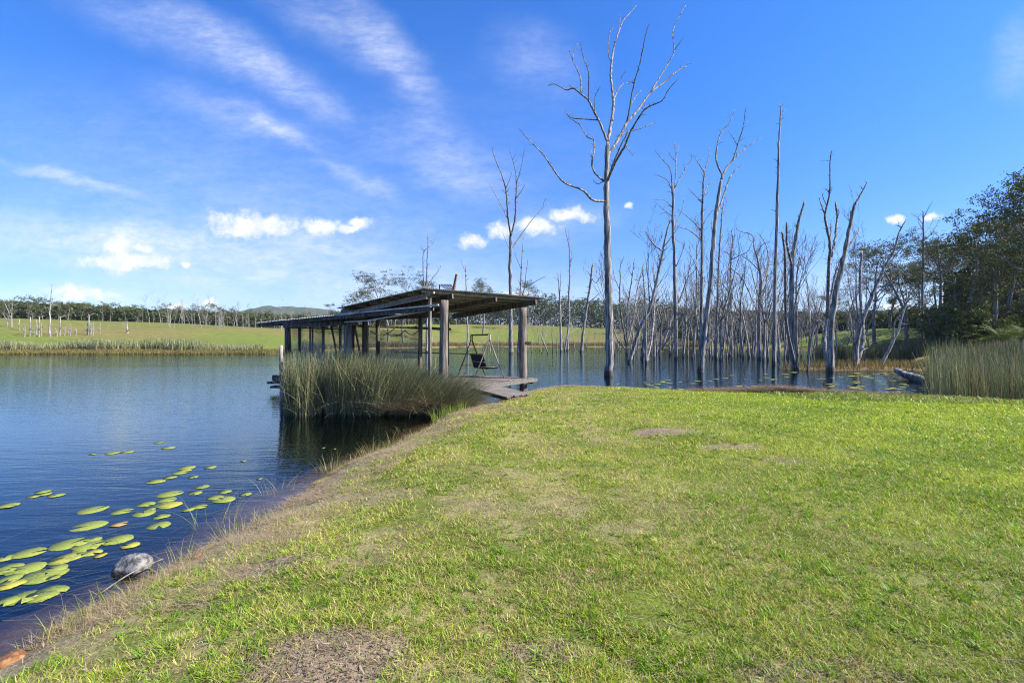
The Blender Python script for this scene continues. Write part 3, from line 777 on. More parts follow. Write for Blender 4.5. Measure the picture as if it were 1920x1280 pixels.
v, q, c = ribbons(np.stack([x, y, height(x, y)], 1), rng.uniform(0, 6.28, n), rng.uniform(.3, .7, n), rng.uniform(.03, .06, n), rng.uniform(0, .3, n), rng.uniform(0, .5, n), 2,
                  mixc(np.array([.24, .16, .08]), np.array([.20, .19, .08]), rng.random(n)) * rng.uniform(.7, 1.2, n)[:, None], rng)
o = grid_mesh('marsh_grass', v, q, c, M_STRAW); tag(o, 'reddish brown marsh grass on the low bank behind the dead trees', 'grass', kind='stuff')
# a dark strip of reeds behind it
n = 9000
px = rng.uniform(1530, 1800, n); dd = rng.uniform(54, 62, n); x = (px - 960) / F * dd; y = dd
reedbed('far_reeds', x, y, rng.uniform(1.3, 2.1, n), rng.uniform(.04, .08, n), rng.uniform(0, 6.28, n), np.abs(rng.normal(0, .1, n)), np.abs(rng.normal(.1, .1, n)), .05,
        'dark strip of reeds in front of the small green field at right', seg=2, dark=.75)

# reeds and yellow sedge along the far left shore
def shore_xy(px, off):
    a = np.arctan((px - 960) / F); S = np.interp(a, SH_A, SH_D) + off
    return S * np.sin(a), S * np.cos(a)
n = 24000
px = rng.uniform(-260, 495, n); off = rng.uniform(3.5, 12, n) + (fbm(px * .02, px * 0, 2) - .5) * 4
k = ~((px > 262) & (px < 315) & (off < 8)) & (off < 12 - 6 * sstep(430, 500, px)); px, off = px[k], off[k]; n = len(px)
x, y = shore_xy(px, off)
reedbed('shore_reeds', x, y, rng.uniform(.9, 1.9, n) * (.6 + .8 * fbm(px * .012, px * 0 + 5, 2)), rng.uniform(.05, .10, n), rng.uniform(0, 6.28, n), np.abs(rng.normal(0, .12, n)), np.abs(rng.normal(.1, .15, n)), .03,
        'long bank of grey-green reeds along the far left shore', seg=2, dark=1.25)
n = 26000
px = rng.uniform(-260, 600, n); x, y = shore_xy(px, rng.uniform(-1.0, 4, n))
v, q, c = ribbons(np.stack([x, y, np.maximum(height(x, y), 0)], 1), rng.uniform(0, 6.28, n), rng.uniform(.25, .6, n), rng.uniform(.05, .09, n), rng.uniform(0, .4, n), rng.uniform(0, .4, n), 2,
                  mixc(np.array([.24, .17, .055]), np.array([.17, .165, .05]), np.clip(rng.random(n) * .8 + sstep(200, 520, px) * .4, 0, 1)), rng)
o = grid_mesh('yellow_sedge', v, q, c, M_STRAW); tag(o, 'golden sedge fringe at the foot of the far left reeds', 'grass', kind='stuff')
n = 12000
px = rng.uniform(560, 1320, n); x, y = shore_xy(px, rng.uniform(2, 9, n))
v, q, c = ribbons(np.stack([x, y, np.maximum(height(x, y), 0)], 1), rng.uniform(0, 6.28, n), rng.uniform(.5, 1.7, n) * (.5 + fbm(px * .03, px * 0, 2)), rng.uniform(.10, .2, n), rng.uniform(0, .3, n), rng.uniform(0, .3, n), 2,
                  mixc(np.array([.16, .17, .09]), np.array([.24, .17, .09]), rng.random(n)) * rng.uniform(.7, 1.1, n)[:, None], rng)
o = grid_mesh('shore_sedge', v, q, c, M_STRAW); tag(o, 'brown-green sedge along the far middle shore below the meadow', 'grass', kind='stuff')
# ------------------------------------------------------------ the old timber shelter over the water
prng = random.Random(5)
VD = np.array([-.85, .53, 0.0]); VD /= np.linalg.norm(VD)
UD = np.array([.53, .85, 0.0]); UD /= np.linalg.norm(UD)
E = np.array([0.70, 18.45, 0.0])
DZ = 0.70
def dp(s, t_, z=DZ):
    p = E - UD * s + VD * t_; return np.array([p[0], p[1], z])
shel = empty('timber_shelter', dp(2, 4, 0))
shel_loc = np.array(shel.location)
tag(shel, 'old open timber shelter with low tin roofs standing over the water', 'shelter')
def part(mb, name, mat, parent=None, smooth=False):
    """mesh given in world coordinates, parented to the shelter"""
    o = mb.build(name, mat, None, smooth)
    if parent is None:
        o.parent = shel; o.location = tuple(-shel_loc)
    else:
        o.parent = parent
    return o
# deck of boards
mb = MB(); s_ = -.25
while s_ < 4.2:
    j = prng.uniform(-.015, .015)
    t0 = prng.uniform(-.06, .03); t1 = 9.8 + prng.uniform(-.1, .1)
    a = dp(s_ + .07, t0, DZ - .02 + j * .4); b_ = dp(s_ + .07, t1, DZ - .02 + j * .4)
    mb.bar(a, b_, .138, .04); s_ += .15
part(mb, 'deck', M_BOARD)
for s_ in (-.12, 2.0, 4.05):
    mb = MB(); mb.bar(dp(s_, -.02, DZ - .13), dp(s_, 9.7, DZ - .13), .09, .17); part(mb, 'joist', M_DARKWOOD)
mb = MB(); mb.bar(dp(-.35, -.09, DZ - .075), dp(4.3, -.09, DZ - .075), .05, .13); part(mb, 'fascia_board', M_BOARD)
mb = MB(); mb.bar(dp(4.30, -.02, DZ - .1), dp(4.30, 9.8, DZ - .1), .05, .22); part(mb, 'fascia_board', M_DARKWOOD)

def post(px, ytop, Yd, wpx, mat=M_LOG, zb=-1.2, px2=None, cap=None, name='post', rough=.07, square=False):
    top = W(px, ytop, Yd); r = wpx / F * Yd / 2
    bot = np.array([((px2 if px2 is not None else px) - 960) / F * Yd, Yd, zb])
    mb = MB()
    if square: mb.bar(bot, top, 2 * r, 2 * r)
    else:
        k = 16; ts = np.linspace(0, 1, k)
        pts = [bot + (top - bot) * q_ + np.array([math.sin(q_ * 5 + px) * .012, 0, 0]) for q_ in ts]
        rad = [r * (1.12 - .12 * q_) * (1 + .06 * math.sin(q_ * 11 + px)) for q_ in ts]
        mb.tube(pts, rad, 14, rough * .5, prng)
    return part(mb, name, mat, smooth=not square)
P1 = (832, 563, 15.05, 15.5); P2 = (981, 577, 18.6, 14.5)
post(*P1); pk = post(*P2)
post(652, 610, 17.4, 13.5); post(540, 612, 19.2, 11, M_DARKWOOD)
post(685, 594, 18.6, 11, M_DARKWOOD); post(708, 594, 20.2, 7.5, M_DARKWOOD); post(788, 588, 17.6, 8, M_DARKWOOD)
post(838, 594, 21.5, 8, M_DARKWOOD); post(662, 606, 18.8, 6, M_DARKWOOD)
post(806, 557, 14.95, 5.0, M_LOG, square=True)
for px, yt, yd, wp in ((562, 611, 20.5, 4), (581.5, 611, 21.0, 2.4), (586, 611, 21.2, 2.4), (606, 609, 20.3, 3.8), (638, 607, 20.0, 3.6)):
    post(px, yt, yd, wp, M_DARKWOOD, zb=.6, square=True, name='stud')
for a, b_, yd in (((621, 609), (632, 668), 19.6), ((664, 606), (676, 668), 18.2)):
    mb = MB(); mb.bar(W(*a, yd), W(*b_, yd), .06, .05); part(mb, 'brace', M_DARKWOOD)
# the knotted box on the right hand post
mb = MB(); p = W(985, 643, 18.35); mb.box(p - [.02, .10, .07], p + [.22, .06, .05]); part(mb, 'bracket', M_DARKWOOD, pk)

# --- roofs
def corrugated(A, B_, D_, nru, nrv, amp, period, thick=.004, ridges_along='v', jitter=0.0):
    """sheet from corner A to B (edge u) and A to D (edge v) whose ridges run along the named edge"""
    A, B_, D_ = map(np.array, (A, B_, D_))
    lu = np.linalg.norm(B_ - A); lv = np.linalg.norm(D_ - A)
    if ridges_along == 'v': nu, nv = int(lu / period * 6), nrv
    else: nu, nv = nru, int(lv / period * 6)
    mb = MB(); vs = []
    lay = []
    for side in (0, 1):
        for j in range(nv + 1):
            for i in range(nu + 1):
                fu, fv = i / nu, j / nv
                ph = (fu * lu if ridges_along == 'v' else fv * lv) / period * 2 * math.pi
                sheet = math.floor((fu * lu if ridges_along == 'v' else fv * lv) / .8)
                ofs = (math.sin(sheet * 12.9) * jitter)
                edge_ = 0
                p = A + (B_ - A) * fu + (D_ - A) * fv
                if ridges_along == 'v' and j == 0: p = p - (D_ - A) / lv * abs(ofs) * 4
                if ridges_along == 'u' and i == 0: p = p - (B_ - A) / lu * abs(ofs) * 4
                p = p + np.array([0, 0, amp * math.sin(ph) + ofs * .3 - side * thick])
                vs.append(p)
    n1 = (nu + 1) * (nv + 1); fs = []
    for j in range(nv):
        for i in range(nu):
            a = j * (nu + 1) + i
            fs.append((a, a + 1, a + nu + 2, a + nu + 1)); fs.append((n1 + a, n1 + a + nu + 1, n1 + a + nu + 2, n1 + a + 1))
    for i in range(nu):
        fs.append((i, n1 + i, n1 + i + 1, i + 1)); a = nv * (nu + 1) + i; fs.append((a, a + 1, n1 + a + 1, n1 + a))
    for j in range(nv):
        a = j * (nu + 1); fs.append((a, a + nu + 1, n1 + a + nu + 1, n1 + a)); a += nu; fs.append((a, n1 + a, n1 + a + nu + 1, a + nu + 1))
    mb.add(vs, fs); return mb
RA = W(796, 540, 14.3); RB = W(1022, 559, 20.4); RD = W(630, 578, 16.8); RC = RB + RD - RA
part(corrugated(RA, RB, RD, 4, 8, .014, .09, jitter=.018), 'roof', M_ROOF)
def onroof(fu, fv, dz=0.0):
    return RA + (RB - RA) * fu + (RD - RA) * fv + np.array([0, 0, dz])
for fv in (.06, .2, .34, .48, .62, .76, .93):       # purlins under the sheets
    mb = MB(); mb.bar(onroof(.02, fv, -.055), onroof(.985, fv, -.055), .045, .06); part(mb, 'purlin', M_RAFTER)
for fu in (.17, .5):      # beams that carry them
    mb = MB(); mb.bar(onroof(fu, -.01, -.19), onroof(fu, 1.02, -.19), .07, .16); part(mb, 'beam', M_DARKWOOD)
mb = MB(); mb.bar(onroof(.86, -.04, -.22), onroof(.86, 1.0, -.22), .10, .21); part(mb, 'beam', M_DARKWOOD)
mb = MB(); mb.bar(onroof(.045, -.02, -.13), onroof(.045, .97, -.20), .05, .07); part(mb, 'beam', M_RAFTER)
# small blocks that stick out under the left verge
for fv in (.12, .33, .52, .72, .9):
    mb = MB(); mb.bar(onroof(-.005, fv, -.06), onroof(.07, fv, -.06), .06, .065); part(mb, 'purlin_end', M_DARKWOOD)
# lean-to
L1 = W(480, 605, 19.9); L2 = W(813, 573.5, 14.75)
LM = L1 + (L2 - L1) * 0.0
def lp(px_t):    # point on the front edge line, 0 at the far left, 1 at the post
    return L1 + (L2 - L1) * px_t
fe = 0.55
q0 = L1; q1 = lp(fe); q2 = q0 + UD * 3.1 + np.array([0, 0, .16])
part(corrugated(q0, q2, q1, 4, 6, .016, .10, ridges_along='u', jitter=.01), 'lean_to_roof', M_ROOFNEW)
for k_ in (.015, .12, .235, .35, .46, .54):
    mb = MB(); mb.bar(lp(k_) + [0, 0, -.10] + UD * .02, lp(k_) + UD * 3.0 + [0, 0, .06], .05, .10); part(mb, 'rafter', M_DARKWOOD)
mb = MB(); mb.bar(lp(.005) + UD * .08 + [0, 0, -.10], lp(.56) + UD * .08 + [0, 0, -.10], .05, .09); part(mb, 'beam', M_DARKWOOD)
mb = MB(); a = W(533, 612, 19.0) + [0, 0, .06]; b_ = W(668, 603, 17.2) + [0, 0, .0]; mb.bar(a, b_, .12, .22); part(mb, 'beam', M_DARKWOOD)
mb = MB(); mb.bar(lp(.52) + [0, 0, .012], lp(1.02) + [0, 0, .02], .05, .045); part(mb, 'white_rail', M_WHITE)
mb = MB(); mb.bar(W(690, 601, 16.6), W(797, 583, 15.0), .05, .045); part(mb, 'white_rail', M_WHITE)
mb = MB(); mb.bar(lp(.45) + [0, 0, -.10], lp(1.0) + [0, 0, -.09], .045, .11); part(mb, 'rafter', M_DARKWOOD)
mb = MB(); mb.bar(W(608, 606, 18.2), W(690, 601, 16.6), .05, .04); part(mb, 'white_rail', M_WHITE)
# the dark trusses seen between the two roofs
mb = MB(); mb.bar(W(633, 592, 17.2), W(800, 556, 14.8), .06, .13); part(mb, 'beam', M_RAFTER)
mb = MB(); mb.bar(W(680, 597, 18.4), W(840, 590, 16.6), .08, .16); part(mb, 'beam', M_DARKWOOD)
mb = MB(); mb.bar(W(640, 586, 17.6), W(800, 573, 15.4), .04, .22); part(mb, 'beam', M_DARKWOOD)
mb = MB(); mb.bar(W(787, 565, 16.0), W(787, 590, 16.0), .08, .06); part(mb, 'brace', M_DARKWOOD)
# rails at hand height at the back and side
mb = MB(); mb.bar(W(673, 611, 20.6), W(846, 617, 21.2), .08, .11); part(mb, 'rail', M_DARKWOOD)
mb = MB(); mb.bar(W(533, 614, 21.0), W(668, 618, 20.4), .04, .05); part(mb, 'rail', M_DARKWOOD)
mb = MB(); mb.bar(W(740, 660, 22.0), W(905, 664, 21.8), .05, .05); part(mb, 'rail', M_DARKWOOD)
# grubby mesh screens
for a, b_, yd, y0, y1 in ((546, 606, 20.6, 612, 672), (606, 662, 20.0, 612, 672), (666, 706, 19.4, 612, 672), (712, 784, 20.8, 618, 672)):
    mb = MB(); p = [W(a, y0, yd), W(b_, y0, yd - .5), W(b_, y1, yd - .5), W(a, y1, yd)]
    q_ = [k_ + np.array([0, .006, 0]) for k_ in p]
    mb.add(p + q_, [(0, 1, 2, 3), (7, 6, 5, 4), (0, 4, 5, 1), (1, 5, 6, 2), (2, 6, 7, 3), (3, 7, 4, 0)])
    part(mb, 'mesh_screen', M_MESH)
# sagging ropes
for a, b_, sag in (((694, 620), (740, 615), 11), ((718, 617), (760, 618), 13), ((760, 620), (788, 614), 10), ((742, 612), (800, 600), 8)):
    mb = MB(); ts = np.linspace(0, 1, 14)
    pts = [W(a[0] + (b_[0] - a[0]) * q_, a[1] + (b_[1] - a[1]) * q_ + sag * 4 * q_ * (1 - q_), 20.0) for q_ in ts]
    mb.tube(pts, [.018] * 14, 6); part(mb, 'rope', M_ROPE, smooth=True)
# landing steps at the far left end
for y_, a, b_ in ((716, 508, 548), (724, 514, 545)):
    p0 = G(a, 640 + (y_ - 640), 0.42 if y_ == 716 else .2); 
    yd = 20.2; z_ = EYE - (y_ - 640) * yd / F
    mb = MB(); mb.box(((a - 960) / F * yd, yd - .35, z_ - .05), ((b_ - 960) / F * yd, yd + .2, z_ + .04)); part(mb, 'landing_step', M_DARKWOOD)

# gangplank from the lawn
gp = empty('gangplank', (-.6, 15.0, .55)); tag(gp, 'grey plank walkway leading from the lawn to the shelter deck', 'walkway')
ga = np.array([-1.42, 15.95, .70 + .03]); gb = np.array([.16, 14.55, .48])
dirn = (gb - ga) / np.linalg.norm(gb - ga); side = np.array([-dirn[1], dirn[0], 0]); side /= np.linalg.norm(side)
mb = MB()
for i in range(6):
    o_ = (i - 2.5) * .19
    mb.bar(ga + side * o_ + dirn * prng.uniform(-.06, .05), gb + side * o_ + dirn * prng.uniform(-.08, .08), .182, .035)
o = mb.build('planks', M_BOARD); o.parent = gp; o.location = tuple(-np.array(gp.location))
for o_ in (-.4, .4):
    mb = MB(); mb.bar(ga + side * o_ + [0, 0, -.075], gb + side * o_ + [0, 0, -.075], .07, .11)
    o = mb.build('bearer', M_DARKWOOD); o.parent = gp; o.location = tuple(-np.array(gp.location))

# bleached mooring post
mb = MB(); t_ = W(527, 647, 17.3); ts = np.linspace(0, 1, 12)
mb.tube([np.array([t_[0] + .02 * math.sin(q_ * 4), t_[1], -1.1 + (t_[2] + 1.1) * q_]) for q_ in ts], [.062 * (1 + .05 * math.sin(9 * q_)) for q_ in ts], 12, .03, prng)
o = mb.build('mooring_post', M_GREYLOG, smooth=True, origin=(t_[0], t_[1], 0)); tag(o, 'bleached grey round post standing in water left of the shelter', 'post')

# swing seat
sw = empty('swing_seat', (-1.2, 19.1, DZ)); tag(sw, 'black canvas swing seat in a thin steel frame on the deck', 'swing seat')
def swp(mb, name, mat, parent=None, smooth=True):
    o = mb.build(name, mat, None, smooth)
    if parent is None: o.parent = sw; o.location = tuple(-np.array(sw.location))
    else: o.parent = parent
    return o
R0 = np.array([-.865, 18.45, DZ]); L0 = np.array([-1.66, 19.85, DZ]); H_ = 1.66
bd = (L0 - R0) / np.linalg.norm(L0 - R0)
for c_, nm, mat in ((R0, 'frame', M_PALEMETAL), (L0, 'frame', M_BLACKMETAL)):
    ap = c_ + [0, 0, H_ - .22]; tp = c_ + [0, 0, H_]
    for sg in (-1, 1):
        mb = MB(); ft = c_ + np.array([.57 * sg, 0, 0.0])
        mb.tube([ft, ft + (ap - ft) * .5, ap + [0.03 * sg, 0, 0], tp + [.03 * sg, 0, 0]], [.022] * 4, 8); swp(mb, 'leg', mat)
    mb = MB(); h_ = .42; mb.tube([c_ + [-.57 * (1 - h_ / 1.44), 0, h_], c_ + [.57 * (1 - h_ / 1.44), 0, h_]], [.012] * 2, 8); swp(mb, 'cross_rail', mat)
mb = MB(); mb.tube([R0 + [0, 0, H_], L0 + [0, 0, H_]], [.032] * 2, 8); swp(mb, 'top_bar', M_BLACKMETAL)
mb = MB(); mb.tube([R0 + [.3, 0, .35], L0 + [.3, 0, .35]], [.012] * 2, 8); swp(mb, 'cross_rail', M_PALEMETAL)
m0 = R0 + bd * .22; m1 = L0 - bd * .22
nrm = np.array([bd[1], -bd[0], 0.0])
if nrm[1] > 0: nrm = -nrm      # towards the viewer
nrm = np.array([.88, -.47, 0]); nrm = nrm - bd * nrm.dot(bd); nrm /= np.linalg.norm(nrm)
def slab(mb, a, b_, c_, th, nn):
    """slightly puffed cushion between edge a-b and offset c"""
    nx, ny = 10, 6; vs = []
    for sd_ in (0, 1):
        for j in range(ny + 1):
            for i in range(nx + 1):
                u, v_ = i / nx, j / ny
                puff = th * (.35 + .65 * (math.sin(math.pi * u) * math.sin(math.pi * v_)) ** .4)
                vs.append(a + (b_ - a) * u + c_ * v_ + nn * (puff if sd_ else -puff * .6))
    n1 = (nx + 1) * (ny + 1); fs = []
    for j in range(ny):
        for i in range(nx):
            q_ = j * (nx + 1) + i
            fs.append((q_, q_ + nx + 1, q_ + nx + 2, q_ + 1)); fs.append((n1 + q_, n1 + q_ + 1, n1 + q_ + nx + 2, n1 + q_ + nx + 1))
    rim = [i for i in range(nx + 1)] + [(j + 1) * (nx + 1) + nx for j in range(ny)] + [ny * (nx + 1) + nx - 1 - i for i in range(nx)] + [(ny - 1 - j) * (nx + 1) for j in range(ny - 1)]
    for i in range(len(rim)):
        a_, b2 = rim[i], rim[(i + 1) % len(rim)]; fs.append((a_, b2, n1 + b2, n1 + a_))
    mb.add(vs, fs)
mb = MB(); slab(mb, m0 + [0, 0, .34], m1 + [0, 0, .34], nrm * .48 + np.array([0, 0, .03]), .04, np.array([0, 0, 1.])); swp(mb, 'seat', M_BLACK)
mb = MB(); slab(mb, m0 + [0, 0, .36], m1 + [0, 0, .36], -nrm * .16 + np.array([0, 0, .52]), .05, nrm); swp(mb, 'backrest', M_BLACK)
mb = MB(); mb.tube([m0 - nrm * .1 + [0, 0, .60], m1 - nrm * .1 + [0, 0, .60]], [.014] * 2, 6); swp(mb, 'back_rail', M_PALEMETAL)
for c_, m_ in ((R0, m0), (L0, m1)):
    mb = MB(); mb.tube([c_ + [0, 0, H_ - .2], m_ + nrm * .22 + [0, 0, .5], m_ + nrm * .1 + [0, 0, .34]], [.009] * 3, 6); swp(mb, 'hanger', M_PALEMETAL)

# solar panel and the leaning iron on the roof
sp = empty('solar_panel', onroof(.16, .30, 0.02)); tag(sp, 'small dark solar panel tilted on the shelter roof', 'solar panel')
base = np.array(sp.location)
c0 = W(829, 536, 15.8); 
pa, pb, pc, pd = W(824, 533.5, 16.4), W(846, 533.5, 16.4), W(852, 541, 15.8), W(838, 541.5, 15.8)
mb = MB(); mb.add([pa, pb, pc, pd, pa - [0, 0, .03], pb - [0, 0, .03], pc - [0, 0, .03], pd - [0, 0, .03]], [(0, 1, 2, 3), (7, 6, 5, 4), (0, 4, 5, 1), (1, 5, 6, 2), (2, 6, 7, 3), (3, 7, 4, 0)])
o = mb.build('cells', M_SOLAR); o.parent = sp; o.location = tuple(-base)
mb = MB()
for i in range(5):
    u = i / 4; a = pa + (pb - pa) * u + [0, 0, .006]; b_ = pd + (pc - pd) * u + [0, 0, .006]; mb.bar(a, b_, .018, .012)
mb.bar(pa + [0, 0, .006], pb + [0, 0, .006], .025, .02); mb.bar(pd + [0, 0, .006], pc + [0, 0, .006], .025, .02)
o = mb.build('frame', M_ROOFNEW); o.parent = sp; o.location = tuple(-base)
for u in (pa, pb):
    mb = MB(); mb.bar(u - [0, 0, .35], u, .03, .03); o = mb.build('leg', M_BLACKMETAL); o.parent = sp; o.location = tuple(-base)
mb = MB(); a = W(849.5, 545, 15.5); b_ = W(856, 514, 15.5)
mb.bar(a, b_, .07, .035); mb.bar(a + [.03, .02, 0], b_ + [-.01, .02, -.05], .02, .07)
o = mb.build('iron_bracket', M_RUST, origin=tuple(a)); tag(o, 'rusty iron bar leaning up from the shelter roof', 'iron bar')

# small blue-grey shed far beyond the water
p = W(519, 614, 205); mb = MB(); hw = 3.2
mb.box((p[0] - hw, 203, p[2] - .5), (p[0] + hw, 209, p[2] + 1.2)); sh = empty('far_shed', (p[0], 206, p[2] - .5)); tag(sh, 'small blue-grey shed at the edge of the wood beyond the roof tip', 'shed')
o = mb.build('wall', M_SHED); o.parent = sh; o.location = tuple(-np.array(sh.location))
mb = MB(); mb.add([(p[0] - hw - .3, 202.6, p[2] + 1.21), (p[0] + hw + .3, 202.6, p[2] + 1.21), (p[0] + hw + .3, 206, p[2] + 1.9), (p[0] - hw - .3, 206, p[2] + 1.9), (p[0] + hw + .3, 209.4, p[2] + 1.21), (p[0] - hw - .3, 209.4, p[2] + 1.21)],
                [(0, 1, 2, 3), (3, 2, 4, 5), (0, 3, 5), (1, 4, 2), (0, 5, 4, 1)])
o = mb.build('roof', M_SHED); o.parent = sh; o.location = tuple(-np.array(sh.location))
mb = MB(); mb.box((p[0] - .6, 202.9, p[2] - .5), (p[0] + .6, 202.98, p[2] + .9)); o = mb.build('door', M_DARKWOOD); o.parent = sh; o.location = tuple(-np.array(sh.location))

# rocks
def rock(p, sx, sy, sz, mat, seed, label):
    rr = np.random.RandomState(seed); mb = MB(); nu, nv = 28, 16; vs = []
    dirs = rr.normal(size=(14, 3)); dirs /= np.linalg.norm(dirs, axis=1)[:, None]; offs = rr.uniform(.62, .95, 14)
    for j in range(nv + 1):
        for i in range(nu):
            th = math.pi * j / nv; ph = 2 * math.pi * i / nu
            d_ = np.array([math.sin(th) * math.cos(ph), math.sin(th) * math.sin(ph), math.cos(th)])
            dd_ = dirs @ d_; r = min([1.0] + [offs[k] / dd_[k] for k in range(14) if dd_[k] > .3])
            r *= 1 + .05 * rr.normal() * .4
            vs.append(d_ * r * np.array([sx, sy, sz]))
    fs = [(j * nu + i, (j + 1) * nu + i, (j + 1) * nu + (i + 1) % nu, j * nu + (i + 1) % nu) for j in range(nv) for i in range(nu)]
    mb.add(vs, fs); o = mb.build('rock', mat, smooth=True); o.location = tuple(p); tag(o, label, 'rock'); return o
p = G(248, 1072, 0.0); rock((p[0], p[1] + .02, .0), .205, .16, .15, M_ROCK, 3, 'grey lichen-streaked rock sitting in the shallow water by the bank')
p = G(18, 1232, 0.06); rock((p[0], p[1], .03), .09, .08, .07, M_ORANGEROCK, 5, 'orange stone half buried in the bank at the bottom left corner')
p = G(370, 1040, 0.05); rock((p[0], p[1], .03), .06, .05, .045, M_ORANGEROCK, 8, 'small orange stone on the bank above the grey rock')
# ------------------------------------------------------------ dead trees
trng = random.Random(21)
def smooth_line(pts, sub=4, wig=0.0, rg=trng):
    P_ = [np.array(p, float) for p in pts]
    if len(P_) < 3: 
        P_ = [P_[0], (P_[0] + P_[-1]) / 2, P_[-1]]
    Q = [2 * P_[0] - P_[1]] + P_ + [2 * P_[-1] - P_[-2]]
    out_ = []
    for i in range(1, len(Q) - 2):
        for k in range(sub):
            t = k / sub
            a, b_, c_, d_ = Q[i - 1], Q[i], Q[i + 1], Q[i + 2]
            p = 0.5 * ((2 * b_) + (-a + c_) * t + (2 * a - 5 * b_ + 4 * c_ - d_) * t * t + (-a + 3 * b_ - 3 * c_ + d_) * t ** 3)
            if wig and (k or i > 1): p = p + np.array([rg.gauss(0, wig) for _ in range(len(p))])
            out_.append(p)
    out_.append(P_[-1]); return out_

def traced_tree(label, Yd, trunk, branches, mat=M_DEAD, lean_y=0.0, tw=None):
    """a dead tree whose trunk and limbs run through the given sighting points; limbs also spread towards and away from the viewer"""
    rg = random.Random(hash(label) & 0xffff if False else sum(map(ord, label)))
    (pts, w0, w1) = trunk
    base = W(pts[0][0], 640, Yd); root = empty('dead_tree', (base[0], Yd, 0)); rl = np.array(root.location)
    tag(root, label, 'dead tree')
    lines = []      # sampled (px, py, y, width)
    n = len(pts)
    def emit(pp, w0, w1, y0, ydir, name, ns):
        L_ = np.concatenate([[0], np.cumsum([math.hypot(pp[i + 1][0] - pp[i][0], pp[i + 1][1] - pp[i][1]) for i in range(len(pp) - 1)])])
        q = [(p[0], p[1], y0 + ydir * L_[i] / F * Yd) for i, p in enumerate(pp)]
        s_ = smooth_line(q, 5, .0, rg)
        m = len(s_); world_pts = []; rad = []
        for i, p in enumerate(s_):
            f = i / (m - 1); wd = (w0 * (1 - f) + w1 * f) * .88
            jx = rg.gauss(0, .035 * wd + .16) if 0 < i < m - 1 else 0; jy = rg.gauss(0, .04 * wd) if 0 < i < m - 1 else 0
            world_pts.append(W(p[0] + jx, p[1] + jy, p[2])); rad.append(max(wd, .7) / F * p[2] / 2 * (1 + rg.uniform(-.10, .10)))
            lines.append((p[0], p[1], p[2], wd))
        if name == 'trunk':
            world_pts[0] = world_pts[0].copy(); b0 = world_pts[0].copy()
            b0[2] = min(-.5, b0[2] - .5) if b0[2] < 1.0 else b0[2] - .6
            rad[0] *= 1.15
            world_pts.insert(0, b0); rad.insert(0, rad[0] * 1.12)
        rad[-1] *= .5
        mb = MB(); mb.tube([p - rl for p in world_pts], rad, ns, .07, rg)
        # short snapped twigs
        if name != 'trunk' or w1 < 6:
            for _ in range(max(1, int(L_[-1] / 15))):
                i = rg.randrange(m // 4, m - 1) if m > 6 else m // 2
                p = world_pts[i + (1 if name == 'trunk' else 0)] - rl; ln = rg.uniform(4, 15) / F * Yd
                di = np.array([rg.gauss(0, 1), rg.gauss(0, .8), rg.uniform(.2, 1.4)]); di /= np.linalg.norm(di)
                r_ = min(rad[min(i, len(rad) - 1)] * .5, .022 * Yd / 30)
                md = p + di * ln * .5 + np.array([rg.gauss(0, .06), 0, rg.uniform(0, .12)]) * ln
                mb.tube([p, md, p + di * ln], [r_, r_ * .7, r_ * .35], 5, 0)
        return mb.build(name, mat, root, smooth=True)
    emit(pts, w0, w1, Yd, lean_y, 'trunk', 12)
    for br in branches:
        bp = br[0]; w0_ = br[1]; w1_ = br[2] if len(br) > 2 else .9
        best = min(lines, key=lambda l: (l[0] - bp[0][0]) ** 2 + (l[1] - bp[0][1]) ** 2)
        ydir = rg.uniform(.25, .75) * rg.choice((-1, 1))
        emit([(best[0], best[1])] + list(bp[1:]), min(w0_, best[3] * 1.0), w1_, best[2], ydir, 'branch', 7)
    return root

